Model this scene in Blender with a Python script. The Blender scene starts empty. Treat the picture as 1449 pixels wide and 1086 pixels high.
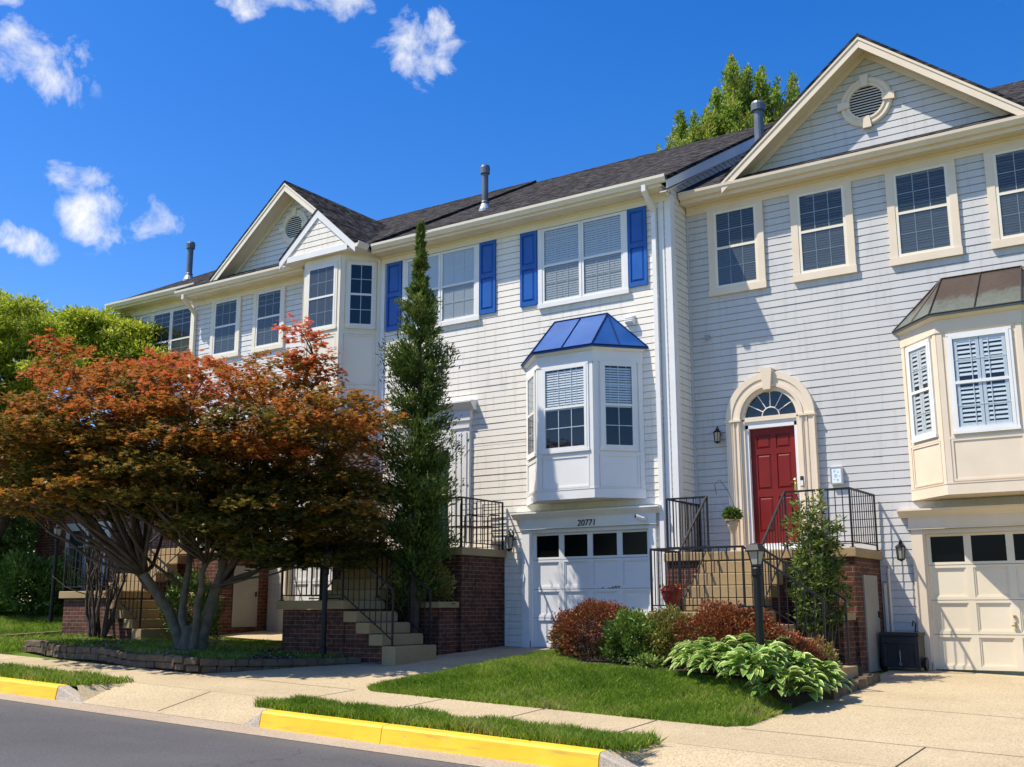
import bpy, math, random
import numpy as np
from mathutils import Vector, Matrix
random.seed(7); RNG = np.random.default_rng(7)
R = math.radians
SC = bpy.context.scene
COL = SC.collection

# ------------------------------------------------------------------ materials
def mat(name, col=(.5, .5, .5), rough=.6, spec=.5, metal=0.):
    m = bpy.data.materials.new(name); m.use_nodes = True
    b = m.node_tree.nodes['Principled BSDF']
    b.inputs['Base Color'].default_value = (*col, 1); b.inputs['Roughness'].default_value = rough
    b.inputs['Metallic'].default_value = metal; b.inputs['Specular IOR Level'].default_value = spec
    return m
class NT:
    def __init__(s, m): s.t = m.node_tree; s.b = s.t.nodes.get('Principled BSDF')
    def n(s, typ, **kw):
        n = s.t.nodes.new(typ)
        for k, v in kw.items():
            if k in n.inputs.keys(): n.inputs[k].default_value = v
            else: setattr(n, k, v)
        return n
    def l(s, a, b): s.t.links.new(a, b)
    def ramp(s, fac, stops, interp='LINEAR'):
        r = s.n('ShaderNodeValToRGB'); r.color_ramp.interpolation = interp
        e = r.color_ramp.elements
        while len(e) < len(stops): e.new(.5)
        for i, (p, c) in enumerate(stops): e[i].position = p; e[i].color = (*c, 1)
        s.l(fac, r.inputs[0]); return r.outputs[0]
    def noise(s, scale, detail=4, vec=None, rough=.55):
        n = s.n('ShaderNodeTexNoise'); n.inputs['Scale'].default_value = scale
        n.inputs['Detail'].default_value = detail; n.inputs['Roughness'].default_value = rough
        if vec is not None: s.l(vec, n.inputs['Vector'])
        return n.outputs[0]
    def mix(s, fac, a, b, mode='MIX'):
        m = s.n('ShaderNodeMix', data_type='RGBA', blend_type=mode)
        for v, i in ((fac, 0), (a, 6), (b, 7)):
            if hasattr(v, 'links') or hasattr(v, 'is_linked'): s.l(v, m.inputs[i])
            elif isinstance(v, tuple): m.inputs[i].default_value = (*v, 1)
            else: m.inputs[i].default_value = v
        return m.outputs[2]
    def math(s, op, a, b=None, c=None):
        m = s.n('ShaderNodeMath', operation=op)
        for i, v in enumerate((a, b, c)):
            if v is None: continue
            if hasattr(v, 'is_linked'): s.l(v, m.inputs[i])
            else: m.inputs[i].default_value = v
        return m.outputs[0]
    def pos(s): return s.n('ShaderNodeNewGeometry').outputs['Position']
    def bump(s, h, strength=.3, dist=.01):
        b = s.n('ShaderNodeBump'); b.inputs['Strength'].default_value = strength; b.inputs['Distance'].default_value = dist
        s.l(h, b.inputs['Height']); s.l(b.outputs[0], s.b.inputs['Normal'])
def noisy(name, c1, c2, scale=3., rough=.6, bscale=60, bump=.15, spec=.4, detail=5, metal=0.):
    m = mat(name, c1, rough, spec, metal); t = NT(m); p = t.pos()
    t.l(t.ramp(t.noise(scale, detail, p), [(.3, c1), (.7, c2)]), t.b.inputs['Base Color'])
    if bump: t.bump(t.noise(bscale, 3, p), bump, .004)
    return m
def siding_mat(name, c1, c2, dirt):
    m = mat(name, c1, .42, .4); t = NT(m); p = t.pos()
    mp = t.n('ShaderNodeMapping'); mp.inputs['Scale'].default_value = (1., 1., .12); t.l(p, mp.inputs[0])
    a = t.ramp(t.noise(1.6, 6, mp.outputs[0]), [(.32, c1), (.7, c2)])
    mp2 = t.n('ShaderNodeMapping'); mp2.inputs['Scale'].default_value = (5., 5., .5); t.l(p, mp2.inputs[0])
    d = t.math('MULTIPLY', t.math('GREATER_THAN', t.noise(2.2, 6, mp2.outputs[0]), .57), .38)
    t.l(t.mix(d, a, dirt), t.b.inputs['Base Color'])
    mp3 = t.n('ShaderNodeMapping'); mp3.inputs['Scale'].default_value = (4, 4, 60); t.l(p, mp3.inputs[0])
    t.bump(t.noise(3, 3, mp3.outputs[0]), .12, .004)
    return m
def brick_mat(name, c1, c2, c3, mortar):
    m = mat(name, c1, .8, .3); t = NT(m)
    s = t.n('ShaderNodeSeparateXYZ'); p = t.pos(); t.l(p, s.inputs[0])
    cb = t.n('ShaderNodeCombineXYZ'); t.l(t.math('ADD', s.outputs[0], s.outputs[1]), cb.inputs[0]); t.l(s.outputs[2], cb.inputs[1])
    b = t.n('ShaderNodeTexBrick'); t.l(cb.outputs[0], b.inputs['Vector'])
    for k, v in (('Scale', 1.), ('Mortar Size', .006), ('Mortar Smooth', .2), ('Bias', 0.), ('Brick Width', .213), ('Row Height', .0735)): b.inputs[k].default_value = v
    b.inputs['Color1'].default_value = (*c1, 1); b.inputs['Color2'].default_value = (*c2, 1); b.inputs['Mortar'].default_value = (*mortar, 1)
    n = t.noise(9, 5, p)
    dark = t.mix(t.math('MULTIPLY', t.math('GREATER_THAN', t.noise(4.5, 2, cb.outputs[0]), .55), .5), b.outputs[0], c3)
    t.l(t.mix(.35, dark, t.ramp(n, [(.3, (.5, .5, .5)), (.7, (1.2, 1.2, 1.2))]), 'MULTIPLY'), t.b.inputs['Base Color'])
    t.bump(t.math('SUBTRACT', t.math('MULTIPLY', n, .3), b.outputs[1]), .6, .008)
    return m
def shingle_mat(name, along):
    m = mat(name, (.05, .05, .05), 1., .0); t = NT(m)
    s = t.n('ShaderNodeSeparateXYZ'); p = t.pos(); t.l(p, s.inputs[0])
    cb = t.n('ShaderNodeCombineXYZ'); t.l(s.outputs[0 if along == 'x' else 1], cb.inputs[0])
    t.l(t.math('MULTIPLY', s.outputs[2], 2.05 if along == 'x' else 1.6), cb.inputs[1])
    def br(w, off):
        b = t.n('ShaderNodeTexBrick'); b.offset = off; t.l(cb.outputs[0], b.inputs['Vector'])
        for k, v in (('Scale', 1.), ('Mortar Size', .004), ('Mortar Smooth', .1), ('Bias', -.1), ('Brick Width', w), ('Row Height', .145)): b.inputs[k].default_value = v
        b.inputs['Color1'].default_value = (.022, .022, .024, 1); b.inputs['Color2'].default_value = (.082, .083, .088, 1); b.inputs['Mortar'].default_value = (.012, .012, .012, 1)
        return b
    b1, b2 = br(.33, .37), br(.21, .61)
    mp = t.n('ShaderNodeMapping'); mp.inputs['Scale'].default_value = (5.5, 11, 1); t.l(cb.outputs[0], mp.inputs[0])
    n = t.noise(1., 3, mp.outputs[0], .6); n2 = t.noise(1.3, 4, p)
    c = t.mix(.5, b1.outputs[0], b2.outputs[0])
    c = t.mix(.9, c, t.ramp(n, [(.38, (.3, .3, .32)), (.5, (.9, .9, .9)), (.62, (2.2, 2.15, 2.1))]), 'MULTIPLY')
    c = t.mix(t.math('MULTIPLY', t.math('GREATER_THAN', b2.outputs[0], .05), .25), c, (.05, .034, .026))
    t.l(c, t.b.inputs['Base Color'])
    t.bump(t.math('ADD', t.math('MULTIPLY', b1.outputs[1], -1.), t.math('MULTIPLY', n, .3)), .7, .012)
    return m
def concrete(name, c1, c2, c3, agg=True):
    m = mat(name, c1, .85, .3); t = NT(m); p = t.pos()
    a = t.ramp(t.noise(.9, 6, p), [(.3, c1), (.7, c2)])
    sp = t.noise(48, 4, p, .75)
    a = t.mix(.9 if agg else .35, a, t.ramp(sp, [(.33, (.5, .46, .4)), (.5, (1, 1, 1)), (.68, (1.35, 1.33, 1.28))]), 'MULTIPLY')
    st = t.ramp(t.noise(.35, 8, p, .7), [(.5, (0, 0, 0)), (.72, (1, 1, 1))])
    a = t.mix(t.math('MULTIPLY', st, .45), a, c3)
    t.l(a, t.b.inputs['Base Color']); t.bump(sp, .5, .006)
    return m
def leaf_mat(name, stops, trans=.25, rough=.5):
    m = mat(name, stops[0][1], rough, .35); t = NT(m)
    at = t.n('ShaderNodeAttribute', attribute_name='rnd')
    c = t.ramp(at.outputs['Fac'], stops); t.l(c, t.b.inputs['Base Color'])
    tr = t.n('ShaderNodeBsdfTranslucent'); t.l(c, tr.inputs[0])
    ms = t.n('ShaderNodeMixShader'); ms.inputs[0].default_value = trans
    t.l(t.b.outputs[0], ms.inputs[1]); t.l(tr.outputs[0], ms.inputs[2])
    t.l(ms.outputs[0], t.t.nodes['Material Output'].inputs[0])
    return m
def glass_mat(name, screen=0., ior=1.5, tint=(.8, .84, .86)):
    m = bpy.data.materials.new(name); m.use_nodes = True; t = NT(m); t.t.nodes.remove(t.b)
    tr = t.n('ShaderNodeBsdfTransparent'); tr.inputs[0].default_value = (*tint, 1)
    base = tr.outputs[0]
    if screen:
        d = t.n('ShaderNodeBsdfDiffuse'); d.inputs[0].default_value = (.10, .125, .135, 1)
        x = t.n('ShaderNodeMixShader'); x.inputs[0].default_value = screen; t.l(base, x.inputs[1]); t.l(d.outputs[0], x.inputs[2]); base = x.outputs[0]
    g = t.n('ShaderNodeBsdfGlossy'); g.inputs['Roughness'].default_value = .03
    nb = t.n('ShaderNodeBump'); nb.inputs['Strength'].default_value = .07; t.l(t.noise(2.5, 2, t.pos()), nb.inputs['Height']); t.l(nb.outputs[0], g.inputs['Normal'])
    lw = t.n('ShaderNodeLayerWeight'); f_ = t.math('ADD', t.math('MULTIPLY', t.math('POWER', lw.outputs['Facing'], 4.), .8), ((ior - 1) / (ior + 1)) ** 2 * 1.6)
    x = t.n('ShaderNodeMixShader'); t.l(f_, x.inputs[0]); t.l(base, x.inputs[1]); t.l(g.outputs[0], x.inputs[2])
    t.l(x.outputs[0], t.t.nodes['Material Output'].inputs[0])
    return m

M = {}
M['white_siding'] = siding_mat('white_vinyl_siding', (.765, .72, .635), (.825, .785, .705), (.62, .575, .49))
M['grey_siding'] = siding_mat('grey_vinyl_siding', (.525, .52, .51), (.58, .575, .56), (.455, .45, .435))
M['pale_siding'] = siding_mat('pale_vinyl_siding', (.66, .66, .65), (.73, .73, .72), (.56, .56, .54))
M['white_trim'] = noisy('white_trim_paint', (.74, .735, .72), (.80, .795, .78), 2.5, .4, 40, .05)
M['cream_trim'] = noisy('cream_trim_paint', (.73, .61, .455), (.78, .665, .52), 2.5, .45, 40, .06)
M['ivory_trim'] = noisy('ivory_trim_paint', (.77, .70, .55), (.82, .76, .63), 2.5, .42, 40, .05)
M['blue'] = noisy('blue_shutter_paint', (.009, .085, .34), (.014, .11, .42), 3, .38, 50, .06)
M['blue_metal'] = noisy('blue_roof_paint', (.006, .062, .25), (.012, .092, .33), 1.5, .5, 30, .05, .25)
M['blue_dark'] = mat('dark_blue_seam', (.008, .022, .10), .8, .1)
M['red'] = noisy('red_door_paint', (.165, .010, .008), (.205, .015, .012), 2, .45, 60, .05, .25)
M['teal'] = noisy('dark_teal_paint', (.012, .045, .05), (.02, .065, .07), 2, .35, 60, .05)
M['bronze'] = mat('dark_bronze_seam', (.03, .022, .018), .5)
M['garage_white'] = noisy('white_garage_paint', (.70, .70, .70), (.76, .755, .75), 1.2, .4, 30, .06)
M['garage_cream'] = noisy('cream_garage_paint', (.72, .63, .47), (.78, .70, .54), 1.2, .42, 30, .06)
M['chip'] = mat('chipped_paint_patch', (.22, .16, .09), .9)
M['black_metal'] = mat('black_painted_iron', (.008, .008, .009), .5, .3)
M['black_plastic'] = noisy('black_plastic', (.012, .013, .015), (.03, .032, .036), 4, .5, 60, .1)
M['dark'] = mat('dark_interior', (.008, .009, .011), .9, .05)
M['pipe'] = noisy('grey_painted_pipe', (.11, .125, .15), (.17, .19, .22), 4, .45, 40, .1, metal=.2)
M['lead'] = noisy('grey_flashing', (.33, .36, .39), (.45, .47, .5), 5, .45, 40, .1, metal=.3)
M['muntin'] = mat('pale_window_grid', (.86, .87, .88), .5); M['grey_blind'] = mat('dim_grey_blind', (.12, .135, .145), .7)
M['blind'] = mat('white_blind_slat', (.80, .82, .83), .5)
M['curtain'] = noisy('pale_roller_shade', (.72, .76, .78), (.80, .83, .84), 3, .8, 30, .1)
M['brass'] = mat('brass', (.55, .38, .12), .3, .5, 1.)
M['lamp_glass'] = mat('frosted_lamp_glass', (.33, .31, .26), .2)
M['wood_grey'] = noisy('grey_plank_paint', (.27, .25, .205), (.33, .31, .26), 2, .7, 60, .15)
M['terracotta'] = noisy('red_glazed_pot', (.22, .015, .012), (.30, .03, .02), 4, .4, 50, .1)
M['pot_cream'] = noisy('cream_ceramic_pot', (.40, .33, .23), (.48, .41, .30), 4, .6, 50, .1)
M['brick'] = brick_mat('red_brick', (.135, .042, .022), (.08, .025, .014), (.035, .014, .01), (.19, .15, .11))
M['brick2'] = brick_mat('bright_red_brick', (.33, .10, .06), (.24, .07, .045), (.15, .05, .035), (.42, .38, .33))
M['shingle_x'] = shingle_mat('asphalt_shingles', 'x'); M['shingle_y'] = shingle_mat('asphalt_shingles_side', 'y')
M['concrete'] = concrete('exposed_aggregate_concrete', (.42, .335, .205), (.49, .40, .255), (.31, .24, .145))
M['step'] = concrete('tan_step_concrete', (.33, .235, .12), (.39, .285, .15), (.16, .115, .06), False)
M['gutter_pan'] = concrete('gutter_concrete', (.38, .30, .215), (.43, .35, .26), (.30, .24, .17))
M['kerb_grey'] = concrete('bare_kerb_concrete', (.40, .35, .28), (.46, .40, .32), (.25, .21, .16))
M['block'] = noisy('dark_garden_wall_block', (.075, .052, .032), (.15, .108, .066), 6, .9, 45, .8)
M['timber'] = noisy('weathered_timber', (.10, .065, .045), (.20, .14, .10), 5, .9, 50, .5)
M['bark'] = noisy('grey_brown_bark', (.085, .072, .048), (.165, .142, .098), 9, .9, 40, .8)
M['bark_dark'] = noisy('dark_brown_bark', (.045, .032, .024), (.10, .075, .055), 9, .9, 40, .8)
M['soil'] = noisy('dark_mulch_soil', (.035, .026, .018), (.075, .055, .036), 14, .95, 70, .9)
M['glass'] = glass_mat('window_glass', 0., 1.5)
M['glass_screen'] = glass_mat('insect_screen_glass', .5, 1.5)
M['glass_half'] = glass_mat('part_screen_glass', .3, 1.4)
M['glass_lite'] = glass_mat('light_screen_glass', .06, 1.5)
M['copper'] = None
def build_special():
    # asphalt road
    m = mat('asphalt', (.07, .07, .075), .85, .3); t = NT(m); p = t.pos()
    sp = t.noise(160, 2, p, .8)
    a = t.ramp(t.noise(.6, 6, p), [(.3, (.072, .070, .072)), (.7, (.098, .095, .097))])
    a = t.mix(.8, a, t.ramp(sp, [(.3, (.45, .45, .47)), (.5, (1, 1, 1)), (.72, (1.9, 1.9, 1.85))]), 'MULTIPLY')
    a = t.mix(.5, a, t.ramp(t.noise(38, 3, p, .8), [(.35, (.6, .6, .6)), (.65, (1.45, 1.45, 1.42))]), 'MULTIPLY')
    vo = t.n('ShaderNodeTexVoronoi', feature='DISTANCE_TO_EDGE'); vo.inputs['Scale'].default_value = .22
    wv = t.n('ShaderNodeVectorMath', operation='ADD'); nn = t.n('ShaderNodeTexNoise'); nn.inputs['Scale'].default_value = 2.; nn.inputs['Detail'].default_value = 6; t.l(p, nn.inputs[0]); t.l(nn.outputs['Color'], wv.inputs[0]); t.l(p, wv.inputs[1]); t.l(wv.outputs[0], vo.inputs[0])
    ck = t.math('MULTIPLY', t.math('LESS_THAN', vo.outputs[0], .003), t.math('GREATER_THAN', t.noise(.5, 2, p), .5))
    a = t.mix(t.math('MULTIPLY', ck, .35), a, (.03, .02, .02))
    gs = t.n('ShaderNodeSeparateXYZ'); t.l(p, gs.inputs[0]); gr_ = t.math('MULTIPLY', t.math('SUBTRACT', 1., t.math('MINIMUM', t.math('MULTIPLY', t.math('SUBTRACT', -8.5, gs.outputs[1]), 2.2), 1.)), t.noise(14, 5, p))
    a = t.mix(t.math('MULTIPLY', gr_, .5), a, (.22, .185, .14))
    t.l(a, t.b.inputs['Base Color']); t.bump(sp, .6, .006); M['asphalt'] = m
    # yellow kerb paint
    m = mat('yellow_kerb_paint', (.80, .50, .02), .6, .4); t = NT(m); p = t.pos()
    a = t.ramp(t.noise(2., 6, p), [(.3, (.74, .45, .012)), (.7, (.83, .54, .03))])
    w = t.math('GREATER_THAN', t.noise(9, 7, p, .7), .635)
    mp = t.n('ShaderNodeMapping'); mp.inputs['Scale'].default_value = (1.2, 8, 14); t.l(p, mp.inputs[0])
    sc_ = t.ramp(t.noise(1.6, 6, mp.outputs[0], .65), [(.52, (0, 0, 0)), (.72, (.55, .55, .55))])
    a = t.mix(sc_, a, (.30, .22, .07))
    t.l(t.mix(t.math('MULTIPLY', w, .75), a, (.40, .33, .21)), t.b.inputs['Base Color']); t.bump(t.noise(70, 3, p), .3, .004); M['yellow'] = m
    # copper patina roof
    m = mat('weathered_copper', (.09, .06, .045), .38, .5, .55); t = NT(m); p = t.pos()
    mp = t.n('ShaderNodeMapping'); mp.inputs['Scale'].default_value = (3, 3, .8); t.l(p, mp.inputs[0])
    s = t.n('ShaderNodeSeparateXYZ'); t.l(p, s.inputs[0])
    h = t.math('SUBTRACT', t.math('MULTIPLY', t.math('SUBTRACT', 5.8, s.outputs[2]), 1.5), t.math('MULTIPLY', t.noise(2.2, 6, mp.outputs[0]), .55))
    a = t.ramp(h, [(-.0, (.085, .06, .05)), (.12, (.09, .07, .058)), (.28, (.145, .16, .14)), (.6, (.165, .195, .17))])
    t.l(t.mix(.4, a, t.ramp(t.noise(7, 5, mp.outputs[0]), [(.3, (.6, .6, .6)), (.7, (1.25, 1.25, 1.25))]), 'MULTIPLY'), t.b.inputs['Base Color'])
    M['copper'] = m
    # turf under the blades
    m = mat('turf', (.05, .09, .02), .95, .1); t = NT(m); p = t.pos()
    a = t.ramp(t.noise(1.4, 6, p), [(.3, (.10, .16, .02)), (.7, (.15, .22, .035))])
    t.l(t.mix(.5, a, t.ramp(t.noise(90, 3, p), [(.3, (.4, .4, .4)), (.7, (1.4, 1.4, 1.3))]), 'MULTIPLY'), t.b.inputs['Base Color']); t.bump(t.noise(90, 3, p), .8, .02); M['turf'] = m
    # variegated hosta leaf: pale margin from the leaf's own cross coordinate
    m = mat('variegated_leaf', (.2, .35, .08), .45, .4); t = NT(m)
    at = t.n('ShaderNodeAttribute', attribute_name='edge'); ar = t.n('ShaderNodeAttribute', attribute_name='rnd')
    g = t.ramp(ar.outputs['Fac'], [(0, (.09, .22, .02)), (1, (.20, .37, .045))])
    c = t.mix(t.ramp(at.outputs['Fac'], [(.68, (0, 0, 0)), (.86, (1, 1, 1))]), g, (.74, .76, .32))
    t.l(c, t.b.inputs['Base Color'])
    tr = t.n('ShaderNodeBsdfTranslucent'); t.l(c, tr.inputs[0]); ms = t.n('ShaderNodeMixShader'); ms.inputs[0].default_value = .2
    t.l(t.b.outputs[0], ms.inputs[1]); t.l(tr.outputs[0], ms.inputs[2]); t.l(ms.outputs[0], t.t.nodes['Material Output'].inputs[0]); M['hosta'] = m
build_special()
M['grass'] = leaf_mat('grass_blades', [(0, (.11, .20, .016)), (.6, (.22, .345, .03)), (.93, (.34, .43, .06)), (1, (.40, .36, .14))], .45)
M['maple'] = leaf_mat('maple_leaves', [(0, (.065, .085, .014)), (.2, (.16, .13, .022)), (.42, (.36, .18, .03)), (.68, (.52, .155, .04)), (1, (.70, .14, .075))], .42)
M['spruce'] = leaf_mat('spruce_needles', [(0, (.04, .075, .012)), (.55, (.10, .155, .024)), (1, (.27, .31, .06))], .28)
M['locust'] = leaf_mat('locust_leaves', [(0, (.14, .21, .012)), (.5, (.34, .42, .03)), (1, (.58, .60, .08))], .5)
M['backtree'] = leaf_mat('background_leaves', [(0, (.10, .18, .022)), (.6, (.25, .36, .045)), (.96, (.44, .52, .09)), (1, (.40, .25, .06))], .5)
M['barberry'] = leaf_mat('red_shrub_leaves', [(0, (.075, .085, .016)), (.28, (.13, .085, .02)), (.45, (.18, .06, .02)), (.75, (.27, .06, .024)), (1, (.40, .15, .05))], .25)
M['boxwood'] = leaf_mat('green_shrub_leaves', [(0, (.045, .09, .014)), (.6, (.11, .19, .025)), (1, (.26, .34, .06))], .25)
M['olive'] = leaf_mat('olive_shrub_leaves', [(0, (.085, .085, .016)), (.6, (.20, .19, .035)), (1, (.34, .28, .07))], .25)
M['nandina'] = leaf_mat('nandina_leaves', [(0, (.045, .08, .014)), (.7, (.13, .19, .033)), (.95, (.32, .34, .09)), (1, (.38, .20, .07))], .3)

# ------------------------------------------------------------------ mesh builder
class MB:
    def __init__(s, o=(0, 0, 0), U=(1, 0, 0), N=(0, -1, 0)):
        s.v = []; s.f = []; s.o = Vector(o); s.U = Vector(U).normalized(); s.N = Vector(N).normalized(); s.world = False
    def p(s, u, d, z): return s.o + s.U * u + s.N * d + Vector((0, 0, z))
    def add(s, pts, faces):
        b = len(s.v); s.v += [tuple(s.p(*q)) for q in pts]; s.f += [tuple(i + b for i in f) for f in faces]; return s
    def box(s, a0, a1, b0, b1, c0, c1):
        return s.add([(x, y, z) for z in (c0, c1) for y in (b0, b1) for x in (a0, a1)],
                     [(0, 1, 3, 2), (4, 6, 7, 5), (0, 4, 5, 1), (1, 5, 7, 3), (3, 7, 6, 2), (2, 6, 4, 0)])
    def quad(s, *q): return s.add(q, [tuple(range(len(q)))])
    def prism(s, poly, d0, d1):          # polygon in (u, z) extruded along d
        n = len(poly)
        return s.add([(u, d0, z) for u, z in poly] + [(u, d1, z) for u, z in poly],
                     [tuple(range(n))[::-1], tuple(range(n, 2 * n))] + [(i, (i + 1) % n, n + (i + 1) % n, n + i) for i in range(n)])
    def run(s, prof, u0, u1):            # profile in (d, z) run along u
        n = len(prof)
        return s.add([(u0, d, z) for d, z in prof] + [(u1, d, z) for d, z in prof],
                     [tuple(range(n)), tuple(range(n, 2 * n))[::-1]] + [(i, n + i, n + (i + 1) % n, (i + 1) % n) for i in range(n)])
    def plan(s, poly, z0, z1):           # polygon in (u, d) extruded along z
        n = len(poly)
        return s.add([(u, d, z0) for u, d in poly] + [(u, d, z1) for u, d in poly],
                     [tuple(range(n))[::-1], tuple(range(n, 2 * n))] + [(i, (i + 1) % n, n + (i + 1) % n, n + i) for i in range(n)])
    def tube(s, pts, r, n=6, cap=True, rot=0.):
        P = [s.p(*q) for q in pts]; b = len(s.v); rs = r if isinstance(r, (list, tuple)) else [r] * len(P)
        for i, q in enumerate(P):
            t = (P[min(i + 1, len(P) - 1)] - P[max(i - 1, 0)]).normalized()
            ref = Vector((0, 0, 1)) if abs(t.z) < .9 else Vector((0, 1, 0))
            a = t.cross(ref).normalized(); c = a.cross(t)
            for k in range(n):
                w = 2 * math.pi * k / n + rot
                s.v.append(tuple(q + a * math.cos(w) * rs[i] + c * math.sin(w) * rs[i]))
        for i in range(len(P) - 1):
            for k in range(n): s.f.append((b + i * n + k, b + i * n + (k + 1) % n, b + (i + 1) * n + (k + 1) % n, b + (i + 1) * n + k))
        if cap: s.f.append(tuple(b + k for k in range(n))[::-1]); s.f.append(tuple(b + (len(P) - 1) * n + k for k in range(n)))
        return s
    def lathe(s, prof, c, n=16, a0=0.):
        b = len(s.v)
        for r, z in prof:
            for k in range(n):
                w = 2 * math.pi * k / n + a0; s.v.append(tuple(s.p(c[0] + r * math.cos(w), c[1] + r * math.sin(w), c[2] + z)))
        for i in range(len(prof) - 1):
            for k in range(n): s.f.append((b + i * n + k, b + i * n + (k + 1) % n, b + (i + 1) * n + (k + 1) % n, b + (i + 1) * n + k))
        s.f.append(tuple(b + k for k in range(n))[::-1]); s.f.append(tuple(b + (len(prof) - 1) * n + k for k in range(n)))
        return s
W0 = dict(U=(1, 0, 0), N=(0, 1, 0))      # plain world axes
def mesh(name, v, f): 
    me = bpy.data.meshes.new(name); me.from_pydata(v, [], f); return me
def obj(name, mb, m, parent=None, smooth=False, fix=True):
    import bmesh
    me = mesh(name, mb.v, mb.f)
    if fix:
        bm = bmesh.new(); bm.from_mesh(me); bmesh.ops.recalc_face_normals(bm, faces=bm.faces); bm.to_mesh(me); bm.free()
    me.materials.append(m)
    if smooth: me.polygons.foreach_set('use_smooth', [True] * len(me.polygons))
    o = bpy.data.objects.new(name, me); COL.objects.link(o)
    if parent: o.parent = parent; o.matrix_parent_inverse = parent.matrix_basis.inverted()
    return o
def tag(o, label=None, cat=None, group=None, kind=None):
    if label: o['label'] = label
    if cat: o['category'] = cat
    if group: o['group'] = group
    if kind: o['kind'] = kind
    return o
def thing(name, loc, label, cat, group=None):
    o = bpy.data.objects.new(name, None); COL.objects.link(o); o.location = loc; o.empty_display_size = .3
    return tag(o, label, cat, group)
def bevel(o, w=.01, seg=2):
    b = o.modifiers.new('edge', 'BEVEL'); b.width = w; b.segments = seg; b.limit_method = 'ANGLE'; return o

# ------------------------------------------------------------------ ground profile
def base(x): return -.035 * (np.clip(x, -30, 16) + 2.9)
YB = [-150, -8.001, -8, -7.1, -5.88, 0, 150]; DB = [.6, .6, .41, .40, .335, 0, 0]
def gz(x, y): return float(base(x) - np.interp(y, YB, DB))
XB = [-150, -30, 16, 150]
def sheet(name, x0, x1, y0, y1, off, m, thick=0., extra_x=(), dfun=None):
    xs = sorted({x0, x1, *[x for x in (*XB, *extra_x) if x0 < x < x1]}); ys = sorted({y0, y1, *[y for y in YB if y0 < y < y1]})
    mb = MB(**W0); nx = len(xs)
    g = dfun or gz
    V = [(x, y, g(x, y) + off) for y in ys for x in xs]
    F = [(j * nx + i, j * nx + i + 1, (j + 1) * nx + i + 1, (j + 1) * nx + i) for j in range(len(ys) - 1) for i in range(nx - 1)]
    mb.add(V, F); o = obj(name, mb, m, fix=False)
    if thick:
        s = o.modifiers.new('slab', 'SOLIDIFY'); s.thickness = thick; s.offset = -1
    return tag(o, kind='structure')

# ------------------------------------------------------------------ leaves
def leaves(name, pos, dr, L, Wd, rnd, m, parent=None, fold=.0, nrm=None, edge=False):
    n = len(pos); dr = dr / np.linalg.norm(dr, axis=1, keepdims=True)
    if nrm is None: nrm = RNG.normal(size=(n, 3))
    sd = np.cross(dr, nrm); sd /= np.linalg.norm(sd, axis=1, keepdims=True) + 1e-9
    L = np.broadcast_to(L, (n,))[:, None]; Wd = np.broadcast_to(Wd, (n,))[:, None]
    mid = pos + dr * L * .5
    V = np.stack([pos, mid + sd * Wd * .5, pos + dr * L, mid - sd * Wd * .5], 1).reshape(-1, 3)
    return raw_quads(name, V, np.repeat(rnd, 4), m, parent)
def raw_quads(name, V, rnd, m, parent=None, k=4, edge=None):
    n = len(V) // k; me = bpy.data.meshes.new(name)
    me.vertices.add(len(V)); me.vertices.foreach_set('co', V.astype(np.float32).ravel())
    me.loops.add(len(V)); me.loops.foreach_set('vertex_index', np.arange(len(V), dtype=np.int32))
    me.polygons.add(n); me.polygons.foreach_set('loop_start', np.arange(0, len(V), k, dtype=np.int32))
    me.update(calc_edges=True)
    a = me.attributes.new('rnd', 'FLOAT', 'POINT'); a.data.foreach_set('value', np.clip(rnd, 0, 1).astype(np.float32))
    if edge is not None: a = me.attributes.new('edge', 'FLOAT', 'POINT'); a.data.foreach_set('value', edge.astype(np.float32))
    me.materials.append(m)
    o = bpy.data.objects.new(name, me); COL.objects.link(o)
    if parent: o.parent = parent; o.matrix_parent_inverse = parent.matrix_basis.inverted()
    return o
def sph(n): 
    d = RNG.normal(size=(n, 3)); return d / np.linalg.norm(d, axis=1, keepdims=True)
def grass(name, x0, x1, y0, y1, dens, h, label=None, keep=None, zoff=0., zfun=None, wid=.009):
    n = int((x1 - x0) * (y1 - y0) * dens); x = RNG.uniform(x0, x1, n); y = RNG.uniform(y0, y1, n)
    if keep is not None: k = keep(x, y); x = x[k]; y = y[k]; n = len(x)
    z = (base(x) - np.interp(y, YB, DB) if zfun is None else zfun(x, y)) + zoff
    p = np.stack([x, y, z], 1); a = RNG.uniform(0, 6.283, n); s = np.stack([np.cos(a), np.sin(a), 0 * a], 1)
    cl = .75 + .5 * (np.sin(x * 5.1 + np.sin(y * 4.3) * 1.7) * np.cos(y * 6.2 + x) * .5 + .5)
    hh = h * RNG.uniform(.55, 1.15, n) * cl; lean = RNG.normal(0, .42, (n, 2)) * hh[:, None]
    tip = p + np.concatenate([lean, hh[:, None]], 1); w = wid * RNG.uniform(.7, 1.3, n)[:, None]
    mid = p * .5 + tip * .5 - np.concatenate([lean * .18, -hh[:, None] * .06], 1)
    V = np.stack([p - s * w / 2, p + s * w / 2, mid + s * w * .4, tip, mid - s * w * .4], 1).reshape(-1, 3)
    rnd = np.clip(RNG.normal(.5, .22, n) + .16 * np.sin(x * 1.7 + y + np.sin(y * 2.3)) + .14 * np.sin(y * 2.9 - x * .7) + .12 * np.sin(x * 6.3 + 2 * np.sin(y * 4.1)), 0, 1)
    return tag(raw_quads(name, V, np.repeat(rnd, 5), M['grass'], k=5), label, 'grass' if label else None, kind='stuff')

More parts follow.
